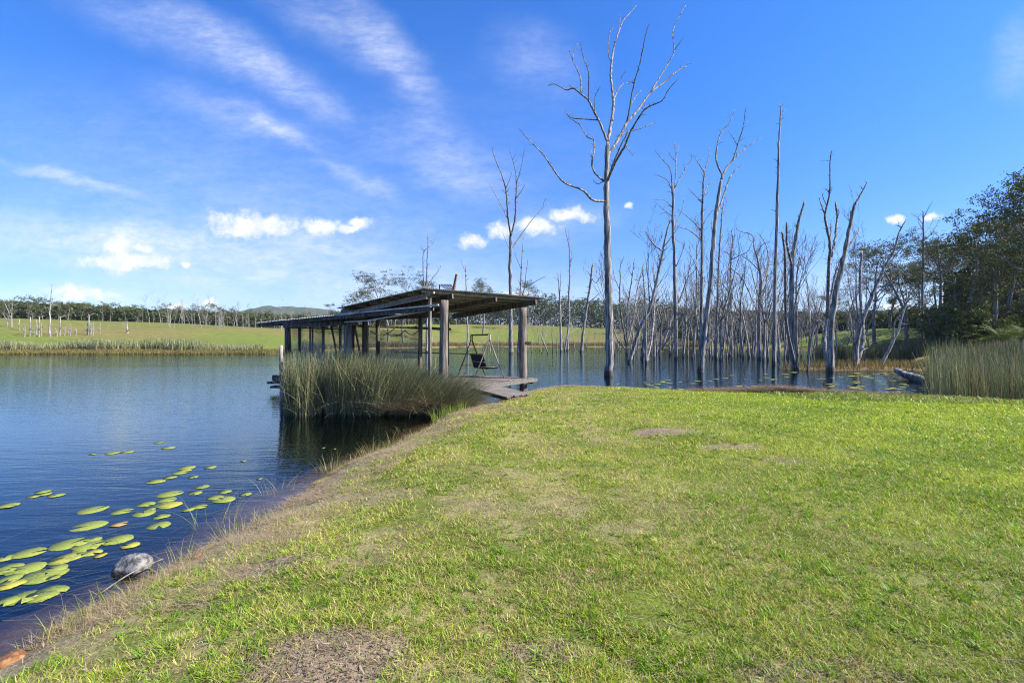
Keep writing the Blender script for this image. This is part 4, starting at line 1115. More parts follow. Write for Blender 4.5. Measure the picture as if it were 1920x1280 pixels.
B_ = lambda *p: list(p)
traced_tree('tallest dead tree with a long bare limb reaching left, standing alone near the lawn', 30,
    (B_((1142, 703), (1143, 640), (1141, 560), (1139, 480), (1138, 400), (1137, 352), (1138, 310), (1139, 266)), 18, 9), [
    (B_((1139, 266), (1145, 237), (1150, 203), (1150, 188), (1147, 162), (1145, 138), (1147, 116), (1150, 94), (1155, 75), (1160, 60), (1168, 40), (1180, 26), (1194, 10)), 7, 1.2),
    (B_((1161, 58), (1162, 44), (1162, 25)), 2, .9), (B_((1147, 114), (1141, 103), (1142, 66), (1150, 52)), 2.6, 1),
    (B_((1150, 188), (1159, 169), (1169, 158), (1189, 155)), 3, 1.2), (B_((1166, 158), (1165, 145), (1174, 133)), 1.8, .8),
    (B_((1145, 290), (1159, 262), (1175, 231), (1194, 209), (1219, 175), (1244, 156), (1269, 134), (1287, 125), (1290, 118)), 6.5, 1.2),
    (B_((1219, 175), (1234, 150), (1253, 119), (1264, 94), (1261, 62), (1272, 34), (1286, 10)), 3.5, 1), (B_((1264, 94), (1272, 84), (1280, 73)), 2, .8),
    (B_((1175, 231), (1181, 200), (1189, 156), (1200, 119), (1206, 88), (1212, 59), (1219, 44)), 3.6, 1), (B_((1183, 200), (1192, 181), (1203, 169)), 2.4, 1),
    (B_((1141, 345), (1153, 306), (1169, 278), (1181, 250), (1197, 222), (1212, 203), (1241, 189), (1253, 169), (1272, 147)), 6, 1),
    (B_((1177, 272), (1181, 284), (1187, 292)), 2, .8), (B_((1147, 275), (1158, 260), (1172, 250), (1200, 241), (1220, 233), (1231, 228)), 3.2, 1.4),
    (B_((1141, 341), (1150, 306), (1166, 269), (1178, 247)), 4, 2),
    (B_((1139, 266), (1125, 231), (1112, 206), (1103, 188), (1091, 178), (1075, 166), (1062, 169), (1041, 158), (1027, 161)), 5.5, 1.2),
    (B_((1089, 177), (1089, 150), (1082, 130), (1075, 116), (1066, 91)), 2.8, 1), (B_((1074, 113), (1077, 96), (1083, 81)), 1.8, .8),
    (B_((1103, 188), (1104, 160), (1103, 134), (1094, 109), (1087, 77)), 2.8, 1), (B_((1115, 208), (1116, 181), (1127, 161)), 2, .9),
    (B_((1117, 231), (1091, 223), (1069, 220), (1058, 202)), 3, 1.1),
    (B_((1133, 345), (1116, 325), (1110, 306), (1114, 283), (1113, 263), (1100, 256), (1087, 234), (1069, 222), (1063, 210)), 4.2, 1),
    (B_((1110, 300), (1109, 280)), 2, .8), (B_((1131, 342), (1120, 345), (1111, 337)), 2.2, .8),
    (B_((1136, 381), (1112, 375), (1091, 356), (1056, 341), (1034, 312), (1016, 287), (991, 262), (973, 241)), 5.5, 1)])
traced_tree('slim dead tree with upswept forked branches rising behind the shelter roof', 84,
    (B_((958, 663), (958, 600), (957, 540), (957, 480), (958, 435)), 9.5, 6), [
    (B_((958, 440), (952, 404), (950, 373), (947, 349), (940, 326), (927, 295), (922, 273)), 4.5, .8),
    (B_((960, 440), (966, 408), (967, 373), (968, 345), (965, 314), (954, 277)), 4.2, .8), (B_((968, 347), (976, 318), (984, 275)), 2, .7),
    (B_((960, 404), (968, 384), (983, 359)), 2, .7), (B_((968, 372), (978, 358), (985, 345)), 1.6, .7), (B_((952, 408), (935, 376), (916, 343)), 2.2, .7),
    (B_((949, 353), (955, 338), (960, 322)), 1.5, .7), (B_((960, 466), (981, 435), (1001, 408), (1030, 378)), 3.6, .8), (B_((1016, 390), (1020, 380), (1024, 370)), 1.6, .6),
    (B_((957, 466), (948, 450), (942, 433)), 1.6, .6)])
traced_tree('thin dark dead tree with a spray of twigs close behind the slim forked one', 80,
    (B_((972, 665), (974, 591), (976, 545), (978, 494), (982, 439)), 5.5, .8), [
    (B_((976, 505), (970, 488), (964, 470)), 1.6, .6), (B_((976, 560), (983, 541), (987, 505), (990, 486)), 2.2, .6), (B_((983, 541), (1005, 527), (1024, 517)), 1.8, .7)])
traced_tree('thin dead tree with a forked tip between the shelter and the tallest tree', 112,
    (B_((1064, 657), (1066, 580), (1068, 520), (1068, 474), (1066, 428)), 5, .8), [(B_((1067, 462), (1062, 440), (1059, 425)), 1.5, .6), (B_((1068, 500), (1072, 470)), 1.2, .6)])
traced_tree('pale dead trunk snapped off at mid height, third trunk right of the shelter', 100,
    (B_((1052, 659), (1051, 610), (1050, 572), (1048, 537), (1046, 510)), 5.5, 1.6), [(B_((1050, 560), (1051, 530), (1052, 505)), 2, .7)], M_DEADPALE)
traced_tree('leaning broad dead trunk with a ragged broken top left of the tallest tree', 96,
    (B_((1090, 660), (1095, 610), (1100, 575), (1105, 545), (1109, 515), (1111, 494)), 7, 3.5), [
    (B_((1102, 568), (1113, 560), (1124, 549)), 2.2, .8), (B_((1091, 625), (1089, 605), (1082, 592)), 3, 1), (B_((1109, 520), (1104, 512), (1099, 507)), 1.8, .8),
    (B_((1109, 520), (1118, 530), (1127, 515), (1132, 503)), 2, .7)])
traced_tree('small white dead tree with crossing curved boughs left of the leaning broken trunk', 104,
    (B_((1059, 658), (1063, 635), (1066, 610), (1068, 580)), 4, 2), [(B_((1066, 612), (1074, 600), (1084, 592)), 2, .7), (B_((1062, 640), (1054, 628), (1048, 610)), 2, .7), (B_((1066, 625), (1076, 620), (1083, 615)), 1.6, .7)], M_DEADPALE)
traced_tree('white stick-like dead trunk leaning steeply left just right of the shelter', 84,
    (B_((1028, 663), (1020, 643), (1013, 624)), 3.2, 2), [(B_((1020, 645), (1024, 620), (1026, 603)), 1.5, .6)], M_DEADPALE)
traced_tree('dark dead tree leaning strongly to the right with a hooked branch at its middle', 47,
    (B_((1179, 682), (1197, 624), (1219, 576), (1230, 532), (1241, 480), (1249, 441), (1258, 410)), 8.5, 3), [
    (B_((1239, 472), (1228, 460), (1219, 449), (1210, 434), (1199, 435)), 3.2, 1.2), (B_((1230, 532), (1226, 500), (1229, 478)), 2.5, .8), (B_((1245, 462), (1262, 440), (1276, 420)), 2, .8)])
traced_tree('tall straight dead tree with short crooked limbs right of the leaning dark tree', 58,
    (B_((1268, 673), (1267, 594), (1265, 506), (1262, 419), (1262, 375), (1260, 344)), 8.5, 4), [
    (B_((1260, 344), (1259, 330), (1255, 314), (1241, 298), (1227, 281)), 2.6, .8), (B_((1262, 370), (1267, 331), (1267, 287), (1262, 263)), 3, .8), (B_((1267, 296), (1270, 284), (1273, 272)), 1.6, .7),
    (B_((1265, 308), (1256, 290), (1253, 274)), 1.6, .7), (B_((1266, 351), (1284, 318), (1296, 300), (1297, 287)), 2.4, .8), (B_((1260, 356), (1249, 336), (1227, 327)), 2.4, .8),
    (B_((1262, 388), (1245, 375), (1225, 375)), 2, .8), (B_((1263, 430), (1274, 405), (1280, 392), (1282, 371)), 2.4, .8), (B_((1262, 408), (1243, 392), (1230, 381)), 1.8, .7),
    (B_((1264, 415), (1250, 400), (1236, 402)), 1.6, .7), (B_((1265, 500), (1280, 470), (1284, 450)), 2, .8)])
traced_tree('dead tree with a double fork and many side twigs just behind the antler-limbed leaning giant', 50,
    (B_((1317, 678), (1315, 594), (1316, 506), (1316, 419), (1318, 375), (1319, 345), (1321, 318)), 8, 3), [
    (B_((1320, 322), (1309, 305), (1300, 290)), 2.4, .8), (B_((1320, 322), (1328, 295), (1330, 274)), 2.4, .8), (B_((1317, 380), (1303, 366), (1289, 351)), 2.4, .8),
    (B_((1318, 378), (1326, 349), (1338, 343), (1348, 340)), 2.4, .8), (B_((1315, 430), (1304, 420), (1293, 410), (1271, 392)), 2.8, .8), (B_((1315, 450), (1293, 432), (1280, 428), (1269, 425)), 2.6, .8),
    (B_((1317, 430), (1328, 405), (1339, 392)), 2.2, .8), (B_((1315, 520), (1301, 490), (1289, 470)), 2.4, .8), (B_((1318, 400), (1324, 385)), 1.6, .7)])
traced_tree('thick-based dead giant leaning right with wide antler-like limbs', 33.5,
    (B_((1313, 697), (1319, 640), (1325, 590), (1332, 528), (1337, 462), (1341, 410), (1347, 370), (1352, 336)), 12, 6), [
    (B_((1352, 336), (1359, 320), (1367, 309), (1383, 292), (1396, 280), (1407, 272), (1427, 259)), 5, 1), (B_((1352, 330), (1343, 301), (1346, 266), (1355, 245), (1367, 231), (1378, 204)), 4, 1),
    (B_((1374, 300), (1385, 266), (1394, 235), (1398, 202)), 3.4, .9), (B_((1384, 270), (1374, 258), (1365, 244)), 1.8, .7), (B_((1342, 414), (1354, 375), (1367, 336), (1378, 322), (1392, 309)), 4, 1),
    (B_((1338, 450), (1334, 420), (1336, 412)), 2.4, 1), (B_((1357, 365), (1362, 376), (1360, 390)), 1.8, .8)])
traced_tree('straight dead tree with an upswept crooked top directly right of the leaning giant', 66,
    (B_((1341, 668), (1343, 610), (1346, 550), (1348, 484), (1352, 430), (1354, 397), (1357, 381)), 6.5, 1.4), [
    (B_((1348, 484), (1360, 474), (1366, 470)), 1.8, .7), (B_((1345, 560), (1356, 540), (1361, 510)), 2.2, .8), (B_((1347, 500), (1338, 480), (1334, 465)), 1.8, .7)])
traced_tree('narrow dead tree with spreading arms at mid height in the thick of the drowned stand', 76,
    (B_((1369, 665), (1370, 572), (1370, 520), (1370, 480), (1374, 450), (1371, 430)), 6, 1.2), [
    (B_((1370, 486), (1385, 480), (1402, 471), (1410, 455)), 2.4, .8), (B_((1370, 502), (1389, 519), (1401, 540), (1411, 563), (1425, 600)), 2.6, 1.4), (B_((1370, 482), (1360, 472), (1350, 474)), 1.8, .7),
    (B_((1370, 500), (1358, 515), (1352, 545)), 1.8, .8), (B_((1373, 455), (1378, 440), (1376, 428)), 1.2, .7)])
traced_tree('crooked dead tree with drooping curled arms left of the needle-thin pole', 57,
    (B_((1423, 678), (1424, 594), (1427, 528), (1423, 500), (1420, 484), (1413, 462)), 7.5, 3), [
    (B_((1413, 464), (1413, 445), (1403, 437), (1394, 436), (1382, 431)), 2.6, .8), (B_((1426, 540), (1442, 497), (1440, 478), (1437, 462), (1430, 448), (1420, 436)), 3, .9),
    (B_((1424, 510), (1406, 490), (1395, 482), (1380, 478)), 2.4, .8), (B_((1424, 520), (1440, 500), (1458, 488)), 2.2, .8), (B_((1418, 478), (1428, 460), (1446, 452)), 2, .8), (B_((1414, 455), (1405, 448), (1402, 430)), 1.6, .7)])
traced_tree('multi-stemmed grey dead tree just right of the tallest tree', 78,
    (B_((1175, 666), (1175, 620), (1178, 570), (1184, 530), (1187, 505), (1190, 482)), 5, 1), [
    (B_((1174, 650), (1166, 600), (1162, 560), (1163, 520), (1163, 500), (1170, 480)), 4, .9), (B_((1176, 650), (1188, 600), (1192, 560), (1200, 520), (1206, 500), (1210, 490)), 4, .9),
    (B_((1174, 660), (1160, 640), (1150, 615), (1146, 600)), 3.4, 1.4), (B_((1163, 545), (1152, 520), (1150, 505)), 1.8, .7), (B_((1178, 560), (1170, 545), (1168, 530)), 1.6, .7),
    (B_((1190, 580), (1202, 550), (1214, 540), (1222, 520)), 2.2, .8), (B_((1184, 520), (1178, 500), (1176, 488)), 1.4, .7)])
traced_tree('forked grey dead tree with twin stems in front of the leaning dark tree', 46,
    (B_((1212, 682), (1210, 640), (1211, 600), (1209, 550), (1206, 520), (1204, 495)), 6, 1.2), [
    (B_((1219, 690), (1221, 640), (1226, 590), (1228, 550), (1226, 520), (1224, 500)), 5.5, 1.2), (B_((1210, 560), (1200, 540), (1196, 520)), 2.2, .8), (B_((1227, 560), (1238, 545), (1246, 530)), 2, .8)])
traced_tree('pale dead tree bending right from its foot behind the tall straight one', 86,
    (B_((1236, 664), (1250, 625), (1262, 590), (1275, 560), (1290, 520), (1293, 500), (1296, 487)), 6, 1), [
    (B_((1256, 661), (1262, 620), (1272, 598), (1284, 585), (1292, 550)), 5, .9), (B_((1272, 566), (1268, 540), (1272, 520)), 1.8, .7), (B_((1290, 520), (1300, 510), (1306, 495)), 1.6, .7)], M_DEADPALE)
traced_tree('needle-thin tall bare pole of a dead tree without branches', 44,
    (B_((1451, 684), (1452, 588), (1454, 497), (1457, 397), (1459, 329), (1460, 271), (1463, 225), (1464, 196)), 8.5, 1.8), [(B_((1460, 275), (1456, 268)), 1.4, .7), (B_((1454, 500), (1449, 490)), 1.6, .8)])
traced_tree('stout dead tree with two blunt upright stems right of the needle-thin pole', 34.5,
    (B_((1492, 696), (1484, 650), (1484, 610), (1484, 542), (1485, 488), (1493, 443), (1497, 416), (1509, 375)), 13, 4), [
    (B_((1485, 500), (1478, 470), (1475, 452), (1475, 416)), 5.5, 3.4), (B_((1480, 692), (1475, 610), (1472, 542), (1472, 484), (1469, 455), (1466, 434)), 6.5, 3.5), (B_((1495, 428), (1492, 420)), 3, 2)])
traced_tree('dark spindly dead tree with long upcurved twigs behind the stout twin-stemmed one', 72,
    (B_((1494, 668), (1493, 600), (1493, 540), (1496, 500), (1500, 480)), 5.5, 1.6), [
    (B_((1495, 510), (1509, 484), (1522, 468), (1535, 455)), 2, .6), (B_((1495, 505), (1503, 480), (1506, 450)), 1.6, .6), (B_((1520, 470), (1528, 452), (1530, 440)), 1.3, .6), (B_((1494, 540), (1506, 520), (1512, 500)), 1.6, .6)])
traced_tree('pale slanting dead stick between the stout twin-stemmed tree and the four-stemmed giant', 34.5,
    (B_((1514, 696), (1518, 660), (1523, 630), (1532, 600), (1539, 579)), 4.2, 1.2), [(B_((1533, 600), (1542, 602), (1546, 606)), 1.6, .8)], M_DEADPALE)
traced_tree('big four-stemmed dead tree with tall splayed trunks, front right of the drowned stand', 34,
    (B_((1557, 697), (1557, 640), (1558, 610), (1568, 542), (1581, 488), (1590, 443), (1599, 397), (1605, 380), (1613, 366), (1628, 338)), 15, 1.6), [
    (B_((1541, 701), (1547, 650), (1550, 615), (1556, 570), (1566, 520), (1574, 495), (1586, 470), (1600, 448), (1613, 431)), 11, 2), (B_((1552, 600), (1552, 560), (1554, 497), (1556, 461), (1550, 425), (1547, 402), (1553, 375), (1556, 352), (1556, 302), (1560, 282)), 8, 1.4),
    (B_((1555, 500), (1560, 475), (1565, 452), (1568, 425), (1570, 406), (1567, 379)), 6, 4), (B_((1548, 404), (1540, 385), (1535, 368)), 3.6, 1.4), (B_((1550, 385), (1543, 370), (1541, 357)), 2, .9), (B_((1558, 455), (1558, 430), (1559, 411)), 3, 1.6),
    (B_((1585, 470), (1587, 452), (1587, 436)), 3.4, 2), (B_((1596, 410), (1595, 402), (1594, 394)), 2.6, 1.6), (B_((1571, 410), (1573, 398), (1572, 392)), 2.2, 1.2)])
traced_tree('dead tree with one long trunk slanting up to the right beside an upright stump stem', 36.5,
    (B_((1603, 692), (1606, 650), (1610, 625), (1622, 588), (1640, 542), (1658, 502), (1676, 470), (1685, 438), (1699, 411)), 11, 2), [
    (B_((1617, 690), (1618, 640), (1617, 610), (1613, 542), (1614, 500), (1616, 470)), 9, 4), (B_((1692, 428), (1686, 424), (1679, 422)), 2.8, 1.2), (B_((1601, 648), (1590, 632), (1581, 624), (1554, 613), (1536, 601)), 2.4, 1),
    (B_((1672, 476), (1668, 465)), 2.4, 1.4), (B_((1648, 520), (1656, 514)), 2, 1), (B_((1617, 660), (1626, 652), (1634, 645)), 2, .8)])
traced_tree('pale crooked dead trunk leaning right at the edge of the reeds', 37,
    (B_((1649, 691), (1660, 668), (1667, 656), (1676, 636), (1685, 620), (1688, 605), (1694, 585), (1701, 565)), 7, 3), [
    (B_((1676, 636), (1675, 615), (1680, 600), (1688, 592)), 4, 2.6), (B_((1697, 572), (1700, 545), (1690, 520), (1682, 497)), 2.6, .8), (B_((1699, 570), (1706, 545), (1716, 530)), 2.2, .8), (B_((1692, 606), (1700, 608), (1712, 605)), 1.6, .7)], M_DEADPALE)
traced_tree('tall dead tree with short level twigs standing on land before the living forest', 70,
    (B_((1728, 642), (1729, 590), (1730, 542), (1731, 452), (1731, 415), (1731, 395)), 7.5, 1.6), [
    (B_((1732, 455), (1749, 434), (1762, 411)), 2, .7), (B_((1731, 420), (1720, 408), (1708, 400)), 1.6, .7), (B_((1732, 410), (1740, 392), (1750, 375)), 1.6, .6), (B_((1732, 468), (1748, 455), (1762, 443)), 1.8, .7),
    (B_((1730, 508), (1714, 496), (1699, 483)), 1.8, .7), (B_((1731, 440), (1744, 424), (1750, 408)), 1.4, .6), (B_((1731, 430), (1722, 415), (1722, 402)), 1.4, .6)])
traced_tree('dead tree with two thin stems and a crooked low limb behind the shelter roof', 92,
    (B_((800, 655), (800, 590), (800, 530), (801, 490), (802, 470), (802, 432)), 5, .9), [
    (B_((798, 600), (796, 545), (793, 500), (794, 475), (800, 465)), 3, 1), (B_((802, 465), (812, 455), (817, 435)), 2, .7), (B_((802, 545), (812, 520), (822, 508), (828, 494)), 2.6, .9), (B_((796, 472), (790, 464)), 1.2, .6)])
traced_tree('slender pale dead pole with a small forked tip above the middle of the shelter roof', 100,
    (B_((877, 655), (876, 600), (874, 540), (873, 510)), 4.2, 1.6), [(B_((873, 512), (868, 498), (863, 484)), 1.4, .6), (B_((873, 512), (877, 498), (879, 488)), 1.4, .6), (B_((873, 510), (872, 496)), 1.4, .8)], M_DEADPALE)
# far pale trees on the left meadow, each with its own shape
def Ym(px, py):      # a spot on the far left meadow seen at this pixel: march out until the ground is met
    for d in np.arange(60, 400, 1.0):
        x_ = (px - 960) / F * d; z_ = EYE - (py - 640) / F * d
        if height(np.array([x_]), np.array([d]))[0] >= z_ - .05 and d > 70: return d
    return 150.
traced_tree('tallest pale dead tree, a white trunk on the far left meadow', Ym(95, 631),
    (B_((94, 632), (93, 618), (94, 600), (93, 585), (95, 565), (96, 552), (97, 543)), 4.2, 1), [(B_((97, 546), (96, 538), (95, 533)), .9, .5)], M_DEADPALE)
traced_tree('forked white dead tree at the extreme left of the far meadow', Ym(14, 613),
    (B_((14, 614), (15, 600), (18, 590), (14, 580), (8, 566)), 2.6, .8), [(B_((15, 600), (9, 594), (4, 586)), 1.2, .6)], M_DEADPALE)
traced_tree('straight white dead trunk second from the left edge of the far meadow', Ym(22, 613),
    (B_((22, 614), (22, 600), (22, 585), (23, 568)), 2.4, 1), [(B_((22, 600), (18, 590), (16, 586)), 1, .5), (B_((23, 585), (29, 572)), .9, .5)], M_DEADPALE)
traced_tree('white splayed dead stump tree on its own in the middle of the far left meadow', Ym(239, 624),
    (B_((239, 625), (238, 612), (238, 600)), 4.5, 1), [(B_((238, 618), (233, 609), (229, 607)), 1.6, .6), (B_((240, 622), (243, 615)), 2, .8)], M_DEADPALE)
for px, py, top, w_ in ((56, 631, 593, 2.6), (73, 631, 592, 2.6), (68, 628, 600, 2), (112, 629, 592, 2.6), (77, 631, 606, 2)):
    o = traced_tree('bleached broken-off dead trunk among the stumps on the far left meadow', Ym(px, py), (B_((px, py + 1), (px + .6, (py + top) / 2), (px + .2, top)), w_, w_ * .6), [(B_((px, py - 12), (px + 3, py - 20)), 1, .5)], M_DEADPALE)
    o['group'] = 'bleached dead trunks on the far left meadow'
for px, py, top, w_ in ((166, 628, 588, 2.8), (163, 628, 604, 2), (170, 628, 606, 2), (174, 629, 604, 1.6), (187, 628, 605, 1.2), (121, 629, 612, 1.6), (132, 629, 606, 1.4), (142, 629, 614, 1.6), (46, 631, 610, 2.), (36, 620, 598, 1.6), (106, 630, 622, 3), (127, 629, 620, 2), (63, 631, 621, 2)):
    o = traced_tree('bleached broken-off dead trunk among the stumps on the far left meadow', Ym(px, py), (B_((px, py + 1), (px + .6, (py + top) / 2), (px + .2, top)), w_, w_ * .6), [(B_((px, py - 8), (px - 3, py - 16)), .9, .5)], M_DEADPALE)
    o['group'] = 'bleached dead trunks on the far left meadow'

# curved fallen bough and floating log
mb = MB(); p_ = smooth_line([W(1407, 661, 92), W(1413, 650, 92), W(1424, 645, 91), (W(1434, 641, 90)), W(1444, 636, 89)], 4, .03)
mb.tube(p_, list(np.linspace(.2, .07, len(p_))), 8, .1, trng)
o = mb.build('fallen_bough', M_DEADPALE, smooth=True, origin=tuple(p_[0])); tag(o, 'pale curved fallen bough rising from the water among the dead trunks', 'fallen branch')
mb = MB(); a = W(1681, 697, 28.0); b_ = W(1738, 719, 24.6); b_[2] = -.02; a[2] = .42
p_ = smooth_line([a, a + (b_ - a) * .3 + [0, 0, -.05], a + (b_ - a) * .6 + [0, 0, .02], b_], 5, .012)
mb.tube(p_, list(np.linspace(.15, .24, len(p_))), 10, .1, trng)
mb.tube([p_[6], p_[6] + [.1, -.2, .25], p_[6] + [.3, -.3, .42]], [.06, .04, .015], 6); mb.tube([p_[12], p_[12] + [.45, -.1, -.12], p_[12] + [.9, -.1, -.3]], [.09, .06, .04], 6)
o = mb.build('floating_log', M_DEAD, smooth=True, origin=tuple(b_)); tag(o, 'grey dead log lying half afloat beside the right-hand reeds', 'log')

# ------------------------------------------------------------ the drowned stand: grown dead trees
def grow(rg, h, lean, spread, nmain, twig, r0, fork=.5):
    """returns (trunk polyline+radii, list of limbs: list of (pts, radii))"""
    pts = [np.zeros(3)]; d_ = np.array([lean * rg.choice((-1, 1)), rg.gauss(0, .05), 1.0]); d_ /= np.linalg.norm(d_)
    n = 12
    for i in range(n):
        d_ = d_ + np.array([rg.gauss(0, .05), rg.gauss(0, .05), .03]); d_ /= np.linalg.norm(d_); pts.append(pts[-1] + d_ * h / n)
    rad = [r0 * (1 - .85 * i / n) for i in range(n + 1)]; rad[0] *= 1.2
    limbs = []
    def limb(p, d_, ln, r, lvl, acc):
        q = [p]; dd = d_.copy(); k = 6
        for i in range(k):
            dd = dd + np.array([rg.gauss(0, .18), rg.gauss(0, .18), .16 + rg.gauss(0, .12)]); dd /= np.linalg.norm(dd); q.append(q[-1] + dd * ln / k)
            if lvl < 2 and i >= 1 and rg.random() < twig:
                s_ = np.array([rg.gauss(0, 1), rg.gauss(0, 1), rg.uniform(.1, .9)]); s_ /= np.linalg.norm(s_)
                s_ = dd * .6 + s_ * .8; limb(q[-1], s_ / np.linalg.norm(s_), ln * rg.uniform(.3, .6), r * (1 - i / k) * .6, lvl + 1, acc)
        acc.append((q, [max(r * (1 - .8 * i / k), .014) for i in range(k + 1)]))
    for j in range(nmain):
        i = rg.randrange(int(n * fork), n); az = rg.uniform(0, 6.28); s_ = np.array([math.cos(az) * spread, math.sin(az) * spread, 1.0]); s_ /= np.linalg.norm(s_)
        acc = []; limb(pts[i], s_, h * rg.uniform(.2, .42), rad[i] * .65, 0, acc); limbs.append(acc)
    return pts, rad, limbs
def make_dead(seed, mat, **k):
    rg = random.Random(seed); pts, rad, limbs = grow(rg, **k)
    root = empty('dead_tree', (0, 0, 0)); mb = MB(); pp = [pts[0] - [0, 0, 1.2]] + pts; mb.tube(pp, [rad[0] * 1.1] + rad, 7, .08, rg)
    mb.build('trunk', mat, root, smooth=True)
    for acc in limbs:
        mb = MB()
        for q, r in acc: mb.tube(q, r, 5, .05, rg, cap=False)
        mb.build('branch', mat, root, smooth=True)
    return root
protos = [
    make_dead(1, M_DEAD, h=13, lean=.05, spread=.5, nmain=7, twig=.55, r0=.145), make_dead(2, M_DEAD, h=12, lean=.12, spread=.7, nmain=7, twig=.6, r0=.14, fork=.4),
    make_dead(3, M_DEADPALE, h=9.5, lean=.08, spread=.5, nmain=6, twig=.5, r0=.12, fork=.35), make_dead(4, M_DEAD, h=11, lean=.15, spread=.8, nmain=7, twig=.6, r0=.13, fork=.3),
    make_dead(5, M_DEAD, h=14, lean=.03, spread=.4, nmain=5, twig=.4, r0=.12, fork=.6), make_dead(6, M_DEADPALE, h=7.5, lean=.1, spread=.6, nmain=6, twig=.5, r0=.11, fork=.2),
    make_dead(7, M_DEAD, h=10, lean=.2, spread=.45, nmain=7, twig=.6, r0=.13, fork=.15), make_dead(8, M_DEADPALE, h=8, lean=.05, spread=.3, nmain=2, twig=.3, r0=.09, fork=.5)]
def copy_tree(o, parent=None):
    c = o.copy(); col.objects.link(c)
    if parent is not None: c.parent = parent
    for ch in o.children: copy_tree(ch, c)
    return c
used = set()
def place(protos_, i, x, y, z, sc, rz, label, cat, group, name=None):
    p = protos_[i]
    if id(p) in used: p = copy_tree(p)
    else: used.add(id(p))
    p.location = (x, y, z); p.scale = (sc, sc, sc); p.rotation_euler = (0, 0, rz); tag(p, label, cat, group); return p
g_ = random.Random(77)
spots = []
for _ in range(108):      # thick of the stand
    px = min(max(g_.gauss(1400, 100), 1160), 1600); d = g_.uniform(68, 150); spots.append((px, d, 0))
for _ in range(22): spots.append((g_.uniform(1235, 1520), g_.uniform(56, 76), 0))
for _ in range(26): spots.append((g_.uniform(1150, 1240), g_.uniform(70, 150), 0))
for _ in range(22): spots.append((g_.uniform(1185, 1530), g_.uniform(50, 66), 1))
for _ in range(14): spots.append((g_.uniform(1500, 1640), g_.uniform(50, 95), 0))
for px, d, _ in spots:
    x = (px - 960) / F * d; y = d; z = float(np.clip(height(np.array([x]), np.array([y]))[0], 0, 3)) 
    i = g_.choices(range(8), (3, 3, 3, 3, 2, 3, 3, 2))[0]
    place(protos, i, x, y, z, g_.uniform(.75, 1.15), g_.uniform(0, 6.28), 'one of the many thin grey dead trees crowding the drowned stand', 'dead tree', 'dead trees of the drowned stand')
for px in (905, 915, 926, 930, 934, 947, 952, 990, 997, 1004, 1012, 1015, 1019, 1024, 1036, 1044, 1058, 1077, 1085, 1100, 1114, 1116, 1125, 1131, 1158):
    d = g_.uniform(86, 150); x = (px - 960) / F * d
    place(protos, g_.choice((7, 7, 7, 5, 2)), x, d, 0, g_.uniform(.6, 1.0), g_.uniform(0, 6.28), 'one of the sparse thin pale dead trunks in open water between shelter and tallest tree', 'dead tree', 'thin dead trunks in the open water')
for _ in range(64):   # along the far edge of the left meadow
    px = g_.choice((g_.uniform(255, 470), g_.uniform(280, 480), g_.uniform(470, 640))); a = math.atan((px - 960) / F); cr = np.interp(a, SH_A, CR_D) + g_.uniform(-45, 5)
    x, y = cr * math.sin(a), cr * math.cos(a)
    place(protos, g_.choice((2, 5, 7, 0, 6, 3)), x, y, float(height(np.array([x]), np.array([y]))[0]), g_.uniform(.45, .85), g_.uniform(0, 6.28), 'one of the bare pale dead trees before the wood beyond the left meadow', 'dead tree', 'dead trees along the wood beyond the left meadow')

